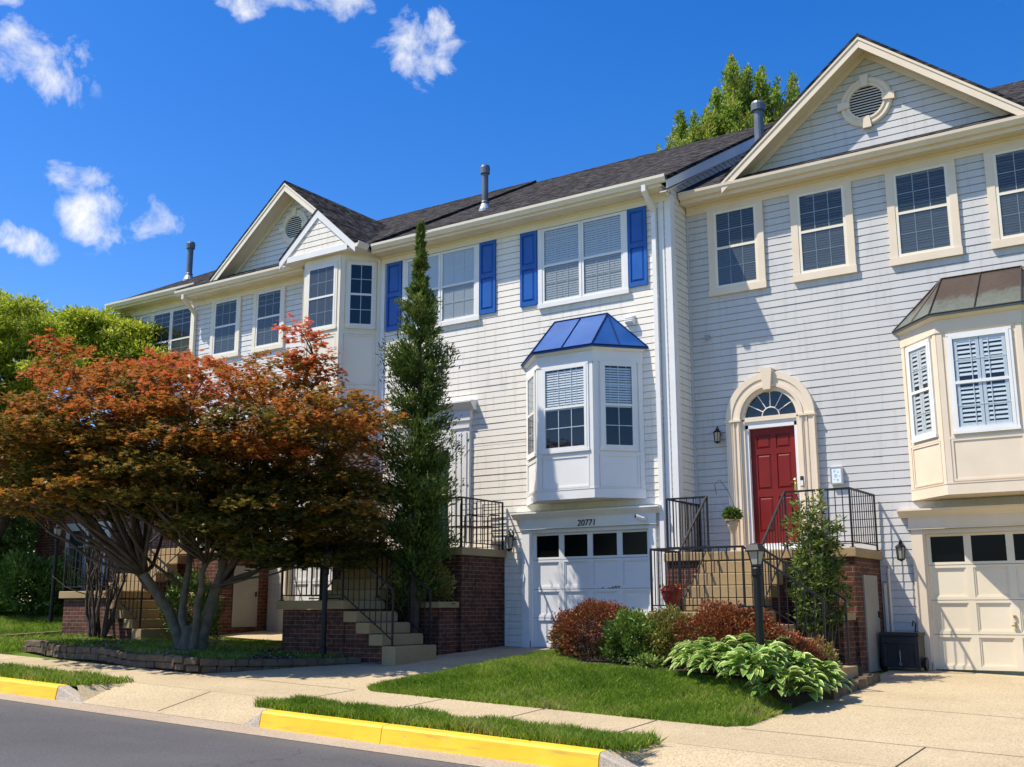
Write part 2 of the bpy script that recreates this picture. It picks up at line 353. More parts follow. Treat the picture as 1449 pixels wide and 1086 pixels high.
# ------------------------------------------------------------------ building components
def siding(mb, xr, z0, z1, holes=(), e=.127, dep=.007, seams=True, gv=.013, gd=.024):
    """clapboard courses: xr(z)->(u0,u1); holes = (u0,u1,z0,z1)"""
    cuts = {z0, z1}
    k = 0
    while z0 + k * e < z1: cuts.add(z0 + k * e); k += 1
    for h in holes:
        for z in h[2:]:
            if z0 < z < z1: cuts.add(z)
    k = 1
    while z0 + k * e < z1: cuts.add(z0 + k * e - gv); k += 1
    cuts = sorted(cuts); sm = {}
    for za, zb in zip(cuts, cuts[1:]):
        if zb - za < 1e-5: continue
        c = int((za + 1e-6 - z0) / e); zc = z0 + c * e
        da, db = -dep * (za - zc) / e, -dep * (zb - zc) / e
        grv = za - zc > e - gv - 1e-5
        if grv: da = db = -gd
        (a0, a1), (b0, b1) = xr(za), xr(zb)
        if a1 - a0 < .02: continue
        if b1 <= b0: b0 = b1 = (b0 + b1) / 2
        iv = [(a0, a1, b0, b1)]
        for h in holes:
            if h[2] < zb - 1e-5 and h[3] > za + 1e-5:
                nv = []
                for q in iv:
                    if h[0] > q[0] and h[1] < q[1]: nv += [(q[0], h[0], q[2], h[0]), (h[1], q[1], h[1], q[3])]
                    elif h[0] <= q[0] < h[1]: nv.append((h[1], q[1], h[1], q[3]))
                    elif h[0] < q[1] <= h[1]: nv.append((q[0], h[0], q[2], h[0]))
                    else: nv.append(q)
                iv = nv
        if c // 2 not in sm: sm[c // 2] = random.uniform(0, 3.4)
        for q in iv:
            us = [q[0]]
            if seams and q[1] - q[0] > 1.5 and abs(q[0] - q[2]) < 1e-6 and abs(q[1] - q[3]) < 1e-6:
                s = q[0] + sm[c // 2]
                while s < q[1] - .1:
                    if s > q[0] + .1: us.append(s)
                    s += 3.66
            us.append(q[1])
            for i in range(len(us) - 1):
                x0, x1 = us[i], us[i + 1]; y0 = x0 if i else q[2]; y1 = x1 if i < len(us) - 2 else q[3]
                o = .003 * (i % 2)
                mb.quad((x0, da + o, za), (x1, da + o, za), (y1, db + o, zb), (y0, db + o, zb))
                if o: mb.quad((x0, da, za), (x0, da + o, za), (x0, db + o, zb), (x0, db, zb))
                if abs(za - zc) < 1e-5: mb.quad((x0, -gd, za), (x1, -gd, za), (x1, o, za), (x0, o, za))
                if grv: mb.quad((x0, -dep, za), (x1, -dep, za), (x1, -gd, za), (x0, -gd, za))

def window(parent, fr, spans, z0, z1, casing='white_trim', sash='white_trim', side=.09, top=.07, bot=.09, cols=3, rows=2,
           up='glass_lite', lo='glass_screen', fill='blind', nested=True, grid=None, proud=.045, meet=None):
    zm = meet or (z0 + z1) / 2; s = .05
    ua, ub = spans[0][0], spans[-1][1]
    c = MB(*fr); p = proud
    if side: c.box(ua - s - side, ua - s, -.005, p, z0 - s, z1 + s); c.box(ub + s, ub + s + side, -.005, p, z0 - s, z1 + s)
    if top: c.box(ua - s - side, ub + s + side, -.005, p + .004, z1 + s, z1 + s + top)
    if bot: c.box(ua - s - side - .01, ub + s + side + .01, -.005, p + .012, z0 - s - bot, z0 - s)
    a = MB(*fr); gr = MB(*fr)
    for i, (u0, u1) in enumerate(spans):
        a.box(u0 - s, u0, -.004, .036, z0 - s, z1 + s); a.box(u1, u1 + s, -.004, .036, z0 - s, z1 + s)
        a.box(u0, u1, -.004, .034, z1, z1 + s); a.box(u0, u1, -.004, .038, z0 - s, z0)
        a.box(u0, u1, .004, .034, zm - .022, zm + .022)
        g = .0065
        for k in range(1, cols):
            u = u0 + (u1 - u0) * k / cols
            gr.box(u - g, u + g, .0155, .020, z0, zm - .022); gr.box(u - g, u + g, .0155, .020, zm + .022, z1)
        for q, (za, zb) in enumerate(((z0, zm - .022), (zm + .022, z1))):
            for k in range(1, rows):
                z = za + (zb - za) * k / rows; d = .003 * q
                for j in range(cols):
                    ja = u0 + (u1 - u0) * j / cols + (g if j else 0); jb = u0 + (u1 - u0) * (j + 1) / cols - (g if j < cols - 1 else 0)
                    gr.box(ja, jb, .0157, .0198, z - g, z + g)
    for i in range(len(spans) - 1): a.box(spans[i][1] + s, spans[i + 1][0] - s, -.004, .046, z0 - s, z1 + s)
    if nested:
        w = obj('window', c, M[casing], parent); sp = obj('sash', a, M[sash], w)
    else:
        w = parent; obj('window_casing', c, M[casing], parent); obj('window_sash', a, M[sash], parent)
    pu, pl, it, bl = MB(*fr), MB(*fr), MB(*fr), MB(*fr)
    for (u0, u1) in spans:
        pu.quad((u0, .027, zm), (u1, .027, zm), (u1, .027, z1), (u0, .027, z1))
        pl.quad((u0, .023, z0), (u1, .023, z0), (u1, .023, zm), (u0, .023, zm))
        it.quad((u0, .002, z0), (u1, .002, z0), (u1, .002, z1), (u0, .002, z1))
        f = fill
        if f in ('blind', 'blind_half'):
            zz = z0 + .02 if f == 'blind' else zm - .03
            while zz < z1 - .01:
                hs_ = .021 if f == 'blind' else .017
                bl.quad((u0 + .01, .006, zz + hs_), (u1 - .01, .006, zz + hs_), (u1 - .01, .0145, zz - hs_), (u0 + .01, .0145, zz - hs_)); zz += .046
            for k in (.2, .5, .8): bl.box(u0 + (u1 - u0) * k - .004, u0 + (u1 - u0) * k + .004, .0146, .0152, z0 + .02 if f == 'blind' else zm, z1)
        elif f == 'shutter':
            um = (u0 + u1) / 2
            for s0, s1 in ((u0 + .01, um - .005), (um + .005, u1 - .01)):
                for q0, q1 in ((s0, s0 + .05), (s1 - .05, s1)): bl.box(q0, q1, .004, .014, z0, z1)
                for zz in (z0, zm - .03, z1 - .06): bl.box(s0 + .05, s1 - .05, .004, .013, zz, zz + .06)
                zz = z0 + .10
                while zz < z1 - .08:
                    if abs(zz - zm) > .06: bl.quad((s0 + .05, .004, zz + .028), (s1 - .05, .004, zz + .028), (s1 - .05, .013, zz - .012), (s0 + .05, .013, zz - .012))
                    zz += .07
        elif f == 'curtain':
            bl.quad((u0, .010, z0), (u1, .010, z0), (u1, .010, z1), (u0, .010, z1))
        elif f == 'part':
            zz = z0 + .03
            while zz < z1 - .01:
                bl.quad((u0 + .01, .005, zz + .012), (u1 - .01, .005, zz + .012), (u1 - .01, .011, zz - .012), (u0 + .01, .011, zz - .012)); zz += .045
    nm = ('', ) if nested else ('window_', )
    obj(nm[0] + 'muntin', gr, M['muntin'], w)
    obj(nm[0] + 'pane', pu, M[up], w, fix=False); obj(nm[0] + 'pane', pl, M[lo], w, fix=False)
    obj(nm[0] + 'interior', it, M['dark'], w, fix=False)
    if bl.v: obj(nm[0] + ('shade' if fill == 'curtain' else 'blind'), bl, M['curtain' if fill == 'curtain' else 'grey_blind' if fill == 'part' else 'blind'], w, fix=False)
    return w

def panel_frame(mb, u0, u1, z0, z1, d, w=.03, h=.012):   # raised moulding round a sunk panel
    mb.box(u0, u0 + w, d, d + h, z0, z1); mb.box(u1 - w, u1, d, d + h, z0, z1)
    mb.box(u0 + w, u1 - w, d, d + h - .001, z0, z0 + w); mb.box(u0 + w, u1 - w, d, d + h - .001, z1 - w, z1)
def raised(mb, u0, u1, z0, z1, d, h=.014, b=.028):       # bevelled field panel
    mb.add([(u0, d, z0), (u1, d, z0), (u1, d, z1), (u0, d, z1), (u0 + b, d + h, z0 + b), (u1 - b, d + h, z0 + b), (u1 - b, d + h, z1 - b), (u0 + b, d + h, z1 - b)],
           [(0, 1, 5, 4), (1, 2, 6, 5), (2, 3, 7, 6), (3, 0, 4, 7), (4, 5, 6, 7)])
def shutter(parent, fr, u0, u1, z0, z1):
    mb = MB(*fr); st = .055; zm = z0 + (z1 - z0) * .52
    mb.box(u0, u0 + st, 0, .036, z0, z1); mb.box(u1 - st, u1, 0, .036, z0, z1)
    for a, b in ((z0, z0 + .09), (zm - .045, zm + .045), (z1 - .07, z1)): mb.box(u0 + st, u1 - st, 0, .035, a, b)
    mb.box(u0 + st, u1 - st, 0, .016, z0 + .09, zm - .045); mb.box(u0 + st, u1 - st, 0, .0161, zm + .045, z1 - .07)
    for a, b in ((z0 + .09, zm - .045), (zm + .045, z1 - .07)): raised(mb, u0 + st + .014, u1 - st - .014, a + .014, b - .014, .0165, .016, .03)
    obj('shutter', mb, M['blue'], parent)
GUT = [(0, 0), (.07, 0), (.085, .03), (.115, .075), (.12, .125), (.108, .125), (.1, .08), (.0, .08)]
def gutter(parent, fr, u0, u1, d, z, m):
    mb = MB(*fr); mb.run([(d + a, z + b) for a, b in GUT], u0, u1); obj('gutter', mb, M[m], parent)
def downspout(parent, fr, u, dg, zg, ztop, zbot, m, r=.05):
    mb = MB(*fr)
    mb.tube([(u, dg, zg), (u, dg, zg - .10), (u, dg * .6 + .03, zg - .22), (u, .055, ztop), (u, .055, ztop - .1), (u, .055, zbot + .12), (u, .14, zbot + .03)], r, 4, True, math.pi / 4)
    for z in np.arange(zbot + .6, ztop - .3, 1.9): mb.box(u - .05, u + .05, -.002, .094, z, z + .03)
    obj('downspout', mb, M[m], parent)
def eave(parent, fr, u0, u1, dep, zs, zf, fm, frieze, m):
    """soffit at zs, fascia to zf, frieze board below down to `frieze`"""
    mb = MB(*fr); mb.box(u0, u1, 0, dep, zs, zs + .03); mb.box(u0, u1, dep - .001, dep + .02, zs - .015, zf)
    k = dep * .5
    mb.box(u0, u1, k - .008, k + .008, zs - .004, zs - .0005)
    mb.box(u0, u1, -.012, .028, frieze, zs - .001); mb.box(u0, u1, -.011, .055, zs - .05, zs - .0012)
    obj('eave_trim', mb, M[m], parent)
def main_roof(parent, x0, x1, y0, z0, yr, zr, m='shingle_x', th=.07):
    mb = MB(**W0); yb = 2 * yr - y0
    mb.run([(y0, z0), (yr, zr), (yb, z0), (yb, z0 - th), (yr, zr - th), (y0, z0 - th)], x0, x1)
    r = obj('roof', mb, M[m], parent)
    c = MB(**W0)                          # ridge cap of overlapping shingles
    x = x0
    while x < x1 - .01:
        xe = min(x + .2, x1); c.run([(yr - .16, zr - .085), (yr, zr + .02), (yr + .16, zr - .085), (yr, zr + .008)], x, xe); x += .2
    obj('ridge_cap', c, M[m], r); return r
def cross_gable(parent, cx, y0, y1, zap, half, slope, trim, wall_y, siding_m, zbase, e=.127, fas=.2, over=None):
    zf = zap - half * slope; t = .06
    mb = MB(**W0); mb.prism([(cx - half, zf), (cx, zap), (cx + half, zf), (cx + half, zf - t), (cx, zap - t), (cx - half, zf - t)], y0 - .03, y1)
    obj('gable_roof', mb, M['shingle_y'], parent)
    f = MB(**W0)
    for s in (-1, 1):
        a, b = cx + s * half, cx
        f.prism([(a, zf - t - .001), (b, zap - t - .001), (b, zap - t - fas), (a, zf - t - fas)], y0 - .012, y0 + .012)
        f.prism([(a, zf - t - .0015), (b, zap - t - .0015), (b, zap - t - .055), (a, zf - t - .055)], y0 - .026, y0 - .0125)
        f.prism([(a, zf - t - .105), (b, zap - t - .105), (b, zap - t - .125), (a, zf - t - .125)], y0 + .0125, wall_y - .001)      # sloping soffit
        f.prism([(a, zf - t - .126), (b, zap - t - .126), (b, zap - t - .23), (a, zf - t - .23)], wall_y - .03, wall_y - .002)   # frieze along the rake
    obj('rake_trim', f, M[trim], parent)
    w = MB((0, wall_y, 0)); zt = zap - t - .1
    siding(w, lambda z: (cx - (zt - z) / slope, cx + (zt - z) / slope), zbase, zt - .02, e=e, seams=False)
    obj('gable_wall', w, M[siding_m], parent)
def gable_vent(parent, fr, u, z, r, m):
    mb = MB(*fr); n = 40
    prof = [(r, 0), (r, .03), (r * .93, .045), (r * .86, .045), (r * .82, .03), (r * .78, .03), (r * .74, .055), (r * .66, .055), (r * .64, .01)]
    b = len(mb.v)
    pts = [(u + rr * math.cos(2 * math.pi * k / n), d, z + rr * math.sin(2 * math.pi * k / n)) for rr, d in prof for k in range(n)]
    F = [(i * n + k, i * n + (k + 1) % n, (i + 1) * n + (k + 1) % n, (i + 1) * n + k) for i in range(len(prof) - 1) for k in range(n)]
    mb.add(pts, F)
    for k in range(4):                    # keystones
        w = math.pi / 2 * k; cu, sz = math.cos(w), math.sin(w); q = []
        for rr, hw in ((r * .62, .05), (r * 1.09, .075)):
            for s in (-1, 1): q.append((u + cu * rr - sz * hw * s, z + sz * rr + cu * hw * s))
        mb.prism([q[0], q[1], q[3], q[2]], .0, .07)
    v = obj('gable_vent', mb, M[m], parent)
    lv = MB(*fr); rr = r * .65; zz = z - rr + .02
    while zz < z + rr - .02:
        h = math.sqrt(max(rr * rr - (zz - z) ** 2, 0)) * .99
        lv.quad((u - h, .03, zz - .012), (u + h, .03, zz - .012), (u + h, .012, zz + .02), (u - h, .012, zz + .02)); zz += .05
    obj('louvre', lv, M[m], v, fix=False)
    bk = MB(*fr); bk.add([(u + rr * math.cos(2 * math.pi * k / n), .003, z + rr * math.sin(2 * math.pi * k / n)) for k in range(n)], [tuple(range(n))])
    obj('vent_opening', bk, M['dark'], v)
def garage(parent, fr, u0, zf, trim, door):
    W = 2.44; u1 = u0 + W; zt = zf + 2.16
    t = MB(*fr)
    t.box(u0 - .20, u0 - .03, -.012, .05, zf, zt); t.box(u1 + .03, u1 + .16, -.012, .05, zf, zt)
    t.box(u0 - .20, u0 - .03, -.012, .062, zf, zf + .12)
    t.box(u0 - .03, u0, -.1, .02, zf, zt); t.box(u1, u1 + .03, -.1, .02, zf, zt); t.box(u0, u1, -.1, .02, zt - .07, zt)
    t.box(u0 - .23, u1 + .19, -.012, .075, zt, zt + .19)
    t.run([(0, zt + .19), (.085, zt + .19), (.10, zt + .215), (.13, zt + .235), (.175, zt + .28), (.195, zt + .29), (.195, zt + .315), (0, zt + .335)], u0 - .36, u1 + .30)
    t.box(u0 - .235, u1 + .195, -.011, .082, zt, zt + .022)
    g = obj('garage_surround', t, M[trim], parent)
    d = MB(*fr); D = -.085
    d.box(u0, u1, D - .03, D, zf + .01, zt - .07)
    xs = [u0 + W * k / 4 for k in range(5)]; rows = [zf + .02, zf + .54, zf + 1.06, zf + 1.60, zf + 2.09]
    st = .055
    for k in range(5):
        a = xs[k] - (st if 0 < k else -.002); b = xs[k] + (st if k < 4 else -.002)
        if k == 0: a, b = u0 + .001, u0 + .06
        if k == 4: a, b = u1 - .06, u1 - .001
        d.box(a, b, D, D + .026, zf + .011, zt - .071)
    for i, z in enumerate(rows):
        h = .045
        for k in range(4):
            a = (u0 + .06) if k == 0 else xs[k] + st; b = (u1 - .06) if k == 3 else xs[k + 1] - st
            d.box(a, b, D, D + .025, max(zf + .012, z - h), min(zt - .072, z + h))
            if i < 3:
                za, zb = z + h, rows[i + 1] - h
                panel_frame(d, a + .001, b - .001, za + .001, zb - .001, D, .022, .014)
    dr = obj('garage_door', d, M[door], parent)
    for z in (rows[1], rows[2], rows[3]):                     # section joints
        j = MB(*fr); j.box(u0 + .002, u1 - .002, D + .0262, D + .0268, z - .003, z + .003); obj('section_joint', j, M['dark'], dr)
    p = MB(*fr)
    for k in range(4):
        a = (u0 + .06) if k == 0 else xs[k] + st; b = (u1 - .06) if k == 3 else xs[k + 1] - st
        p.quad((a, D + .008, rows[3] + .045), (b, D + .008, rows[3] + .045), (b, D + .008, rows[4] - .045), (a, D + .008, rows[4] - .045))
    obj('garage_window', p, M['garage_glass'], dr, fix=False)
    h = MB(*fr); uc = (u0 + u1) / 2 - .02
    h.lathe([(.0, -.02), (.022, -.02), (.022, .02), (0, .02)], (uc, D + .04, rows[1] + .27), 10)
    h.box(uc - .012, uc + .012, D + .026, D + .05, rows[1] + .10, rows[1] + .19); h.box(uc - .05, uc + .02, D + .05, D + .065, rows[1] + .125, rows[1] + .145)
    obj('handle', h, M['brass'], dr)
    return g, dr
m = mat('black_garage_glass', (.003, .0035, .004), .2, .12); M['garage_glass'] = m
def lantern(parent, fr, u, z, s=1.):
    mb = MB(*fr)
    mb.lathe([(.045 * s, -.008), (.045 * s, .008)], (u, .012, z + .06 * s), 12)
    mb.tube([(u, .01, z + .09 * s), (u, .05, z + .2 * s), (u, .11 * s, z + .225 * s), (u, .14 * s, z + .17 * s)], .010 * s, 6)
    c = (u, .14 * s, z)
    mb.lathe([(.012 * s, .2 * s), (.02 * s, .17 * s), (.03 * s, .15 * s), (.085 * s, .105 * s), (.09 * s, .09 * s), (.02 * s, .09 * s)], c, 6)
    for k in range(6):
        w = math.pi / 3 * k
        mb.tube([(c[0] + .075 * s * math.cos(w), c[1] + .075 * s * math.sin(w), z + .09 * s), (c[0] + .06 * s * math.cos(w), c[1] + .06 * s * math.sin(w), z - .1 * s)], .006 * s, 4)
    mb.lathe([(.066 * s, -.10 * s), (.066 * s, -.115 * s), (.03 * s, -.13 * s), (.008, -.145 * s)], c, 6)
    o = obj('wall_lantern', mb, M['black_metal'], parent)
    g = MB(*fr); g.lathe([(.068 * s, .088 * s), (.054 * s, -.098 * s)], c, 6); obj('lantern_glass', g, M['lamp_glass'], o)
def bay(parent, y, xl, fxl, fxr, xr, dep, z0, z1, glass_f, glass_s, zw, meet, trim, roof, seam, peak, peakz, eavez, kw_f, kw_s, side_grid=(2, 2), over=.13, wm='white_trim'):
    mb = MB((0, y, 0)); mb.plan([(xl, -.05), (xl, 0), (fxl, dep), (fxr, dep), (xr, 0), (xr, -.05)], z0, z1)
    b = obj('bay_window', mb, M[trim], parent)
    t = MB((0, y, 0))
    def off(e): return [(xl - e * 1.0, 0), (fxl - e * .42, dep + e), (fxr + e * .42, dep + e), (xr + e * 1.0, 0)]
    def ring(nm_, e0, e1, za, zb):
        t = MB((0, y, 0)); a, c = off(e0), off(e1)
        t.add([(*q, za) for q in a] + [(*q, zb) for q in c] + [(*q, zb) for q in off(-.03)] + [(*q, za) for q in off(-.03)],
              [(i, i + 1, i + 5, i + 4) for i in range(3)] + [(4 + i, 5 + i, 9 + i, 8 + i) for i in range(3)] + [(12 + i, 13 + i, i + 1, i) for i in range(3)]); obj(nm_, t, M[trim], b)
    ring('frieze_board', .02, .02, z1 - .26, z1 - .08); ring('frieze_moulding', .028, .028, z1 - .285, z1 - .262); ring('crown_moulding', .022, over - .02, z1 - .078, eavez - .012); ring('base_board', .018, .018, z0, z0 + .16); ring('base_moulding', .024, .024, z0 + .162, z0 + .178)
    zp0, zp1 = z0 + .2, zw[0] - .17
    faces = []
    for (p, q, g, gr) in (((xl, 0), (fxl, dep), glass_s, 's'), ((fxl, dep), (fxr, dep), glass_f, 'f'), ((fxr, dep), (xr, 0), glass_s, 's')):
        P = Vector((p[0], y - p[1], 0)); Q = Vector((q[0], y - q[1], 0)); U = (Q - P).normalized(); ln = (Q - P).length
        fr = (P, U, (U.y, -U.x, 0)); faces.append((fr, ln))
        f = MB(*fr)
        f.box(.0, .085, 0, .016, z0 + .18, z1 - .286); f.box(ln - .085, ln, 0, .0161, z0 + .18, z1 - .286)
        f.box(.085, ln - .085, 0, .0155, zw[0] - .17, zw[0] - .13)
        panel_frame(f, .10, ln - .10, zp0, zp1, 0, .03, .014)
        obj('corner_board', f, M[trim], b)
        c = ln / 2; hw = g / 2
        cols, rows = (3, 2) if gr == 'f' else side_grid
        window(b, fr, [(c - hw, c + hw)], zw[0], zw[1], casing=wm, sash=wm, side=.04, top=.04, bot=.05, cols=cols, rows=rows, nested=False, proud=.03, meet=meet, **(kw_f if gr == 'f' else kw_s))
    if roof:
        e = off(over); r = MB((0, y, 0)); th = .03
        E = [(*q, eavez) for q in e]; PL, PR = (peak[0], 0, peakz), (peak[1], 0, peakz)
        r.add(E + [PL, PR] + [(*q, eavez - th) for q in e], [(0, 1, 4), (1, 2, 5, 4), (2, 3, 5), (6, 7, 1, 0), (7, 8, 2, 1), (8, 9, 3, 2), (9, 8, 7, 6)])
        ro = obj('bay_roof', r, M[roof], b, fix=False)
        s = MB((0, y, 0)); lf = lambda a, c, k: tuple(a[i] * (1 - k) + c[i] * k for i in range(3))
        def sm(a, c): s.tube([(a[0], a[1] + .006, a[2] + .008), (c[0], c[1] + .006, c[2] + .008)], .013, 4)
        sm(E[0], PL); sm(E[1], PL); sm(E[2], PR); sm(E[3], PR); sm(PL, PR)
        sm(lf(E[1], E[2], .5), lf(PL, PR, .5)); sm(lf(E[0], E[1], .5), PL); sm(lf(E[2], E[3], .5), PR)
        for i in range(3): sm(E[i], E[i + 1])
        obj('roof_seam', s, M[seam], b)
    return b
def vent_pipe(parent, x, y, zr, h, r=.075, capm='pipe'):
    mb = MB(**W0)
    mb.lathe([(r, -.3), (r, h - .16)], (x, y, zr), 14); mb.lathe([(r * 1.05, h - .22), (r * 1.45, h - .2), (r * 1.5, h - .06), (r * 1.3, h - .01), (r * .5, h)], (x, y, zr), 14)
    mb.lathe([(r * 1.12, .12), (r * 1.3, .15), (r * 1.12, .18)], (x, y, zr), 14)
    p = obj('vent_pipe', mb, M['pipe'], parent, smooth=False)
    f = MB(**W0); f.lathe([(r * 2.0, -.12), (r * 1.9, -.02), (r * 1.15, .12)], (x, y, zr), 14); obj('pipe_flashing', f, M['lead'], p)

# ------------------------------------------------------------------ white townhouse (blue shutters)
F0 = ((0, 0, 0), (1, 0, 0), (0, -1, 0))
HB = thing('townhouse', (-3.35, 0, 0), 'white-sided townhouse with blue shutters and blue-roofed bay window over a white garage', 'house', 'townhouses in the attached row')
w = MB(*F0)
siding(w, lambda z: (-6.8, .1), -.28, 8.15, holes=[(-2.95, -.51, -.4, 2.16), (-5.86, -4.86, 1.8, 3.86)])
s = MB((.1, 0, 0), (0, 1, 0), (1, 0, 0))
def side_range(z): 
    return (0, 12.3) if z < 8.2 else ((z - 8.33) / .566 - .1, 12.4 - (z - 8.33) / .566)
siding(s, side_range, -.28, 11.75)
w.v += s.v; n0 = len(w.v) - len(s.v); w.f += [tuple(i + n0 for i in f) for f in s.f]
w2 = MB(**W0); w2.box(-6.79, .085, 12.2, 12.3, -.4, 8.3); w2.box(-6.8, -6.7, .02, 12.2, -.4, 8.3); w2.box(-6.7, .08, .14, .2, -.4, 8.2)
obj('wall', w, M['white_siding'], HB, fix=False); obj('back_wall', w2, M['white_siding'], HB)
t = MB(*F0)
t.box(-6.8, -6.7, -.01, .03, -.28, 8.08); t.box(-.0, .112, -.0, .022, -.28, 8.08); t.box(.1005, .125, -.14, -.001, -.28, 8.2)
t.box(-.135, -.03, -.01, .016, -.28, 8.08)
t.box(-6.3, -4.1, -.012, .02, -.4, -.281)
obj('corner_trim', t, M['white_trim'], HB)
eave(HB, F0, -6.8, .12, .36, 8.24, 8.37, 0, 8.07, 'ivory_trim')
gutter(HB, F0, -6.72, .24, .38, 8.275, 'ivory_trim')
downspout(HB, F0, -.2, .43, 8.29, 7.9, -.05, 'white_trim', .058)
main_roof(HB, -6.72, .27, -.46, 8.37, 6.15, 12.03)
rk = MB((.1, 0, 0), (0, 1, 0), (1, 0, 0))
for ya, za, yb, zb in ((-.40, 8.31, 6.15, 12.0), (12.7, 8.31, 6.15, 12.0)):
    rk.prism([(ya, za), (yb, zb), (yb, zb - .30), (ya, za - .16 if ya < 0 else za - .3)], .13, .155)
    rk.prism([(ya, za - .20), (yb, zb - .24), (yb, zb - .255), (ya, za - .215)], .0, .129)
obj('rake_trim', rk, M['white_trim'], HB)
window(HB, F0, [(-6.05, -5.23), (-5.12, -4.31)], 6.57, 8.0, side=.085, top=.0, bot=.085, fill='curtain', up='glass_lite', lo='glass_half', meet=7.28)
window(HB, F0, [(-2.61, -1.83), (-1.72, -.91)], 6.57, 8.0, side=.09, top=.0, bot=.085, fill='blind', up='glass_lite', lo='glass_half', meet=7.28)
for u0, u1 in ((-6.65, -6.24), (-4.18, -3.78), (-3.18, -2.79), (-.77, -.38)): shutter(HB, F0, u0, u1, 6.54, 8.065)
BAYB = bay(HB, 0, -3.05, -2.37, -1.2, -.55, .67, 2.62, 5.36, .82, .50, (3.56, 5.0), 4.29, 'white_trim', 'blue_metal', 'blue_dark', (-2.4, -1.24), 6.12, 5.36,
    dict(fill='blind_half', up='glass', lo='glass'), dict(fill='blind_half', up='glass', lo='glass'))
GB, DRB = garage(HB, F0, -2.95, 0., 'white_trim', 'garage_white')
ch = MB(*F0)
for a, b, z, h in ((-1.5, -1.47, 1.07, .02), (-1.38, -1.32, 1.06, .018), (-1.31, -1.26, 1.07, .025), (-1.25, -1.19, 1.075, .03), (-1.18, -1.13, 1.078, .03), (-1.6, -1.585, .77, .03)):
    ch.prism([(a, z), (b, z - .008), (b + .01, z + h * .6), ((a + b) / 2, z + h), (a + .005, z + h * .7)], -.0588, -.0575)
obj('chipped_paint', ch, M['chip'], DRB)
def text_mesh(body, size, loc, m, parent, name, shear=.25, rot=(R(90), 0, 0), ext=.004, weight=.0):
    cu = bpy.data.curves.new(name, 'FONT'); cu.body = body; cu.size = size; cu.extrude = ext; cu.shear = shear; cu.offset = weight; cu.align_x = 'CENTER'
    tmp = bpy.data.objects.new('tmp', cu); COL.objects.link(tmp); dg = bpy.context.evaluated_depsgraph_get()
    me = bpy.data.meshes.new_from_object(tmp.evaluated_get(dg)); bpy.data.objects.remove(tmp)
    me.transform(Matrix.Translation(loc) @ Matrix.Rotation(rot[2], 4, 'Z') @ Matrix.Rotation(rot[0], 4, 'X')); me.materials.append(m)
    o = bpy.data.objects.new(name, me); COL.objects.link(o); o.parent = parent; o.matrix_parent_inverse = parent.matrix_basis.inverted(); return o
text_mesh('20771', .155, (-1.72, -.081, 2.19), M['black_metal'], HB, 'house_number', .12, weight=.002)
v = MB(*F0); v.box(-.84, -.66, 0, .03, 5.82, 6.0); v.run([(.03, 5.83), (.10, 5.85), (.11, 5.88), (.11, 5.97), (.03, 5.99)], -.83, -.67)
for k in range(3): v.box(-.822, -.678, .111, .116, 5.87 + .033 * k, 5.885 + .033 * k)
bevel(obj('dryer_vent', v, M['white_trim'], HB), .006)
cmr = MB(*F0); cmr.lathe([(.035, 0), (.035, .02)], (-.52, .085, 2.22), 12); cmr.tube([(-.52, .085, 2.24), (-.53, .14, 2.24)], .014, 6)
cmr.tube([(-.53, .1, 2.245), (-.64, .22, 2.295)], .036, 10); cmr.tube([(-.515, .09, 2.25), (-.55, .13, 2.28)], .04, 8)
sc = obj('security_camera', cmr, M['white_trim'], HB)
ln = MB(*F0); ln.tube([(-.641, .221, 2.2955), (-.65, .23, 2.2995)], .029, 10); obj('camera_lens', ln, M['black_metal'], sc)
lantern(HB, F0, -3.36, 1.93, 1.15)
vent_pipe(HB, -5.3, 1.75, 9.60, 1.05)
def plain_door(parent, fr, u0, u1, z0, z1, trim, door, hood=True):
    t = MB(*fr); w = .48
    for a, b in ((u0 - .04 - w, u0 - .04), (u1 + .04, u1 + .04 + w)):
        t.box(a, b, -.012, .06, z0 - .1, z1 + .55)
        for k in range(3): t.box(a + .06 + k * .135, a + .15 + k * .135, .06, .078, z0 + .12, z1 + .32)
        t.box(a - .01, b + .01, .0, .088, z1 + .4, z1 + .46); t.box(a - .01, b + .01, .0, .09, z0 - .1, z0 + .1)
    t.box(u0 - .04, u0, -.08, .04, z0, z1 + .04); t.box(u1, u1 + .04, -.08, .04, z0, z1 + .04); t.box(u0, u1, -.08, .04, z1, z1 + .04)
    t.box(u0 - .04, u1 + .04, -.012, .05, z1 + .04, z1 + .55)
    t.box(u0 - .56, u1 + .56, -.012, .1, z1 + .55, z1 + .75)
    t.run([(0, z1 + .75), (.11, z1 + .75), (.13, z1 + .79), (.2, z1 + .87), (.22, z1 + .9), (.22, z1 + .93), (0, z1 + .96)], u0 - .66, u1 + .66)
    s = obj('door_surround', t, M[trim], parent)
    d = MB(*fr); d.box(u0, u1, -.10, -.05, z0, z1)
    six_panel(d, u0, u1, z0, z1, -.05); dr = obj('front_door', d, M[door], parent)
    k = MB(*fr); k.lathe([(.02, -.03), (.03, 0), (.02, .03)], (u1 - .07, -.015, z0 + .95), 10); obj('handle', k, M['brass'], dr)
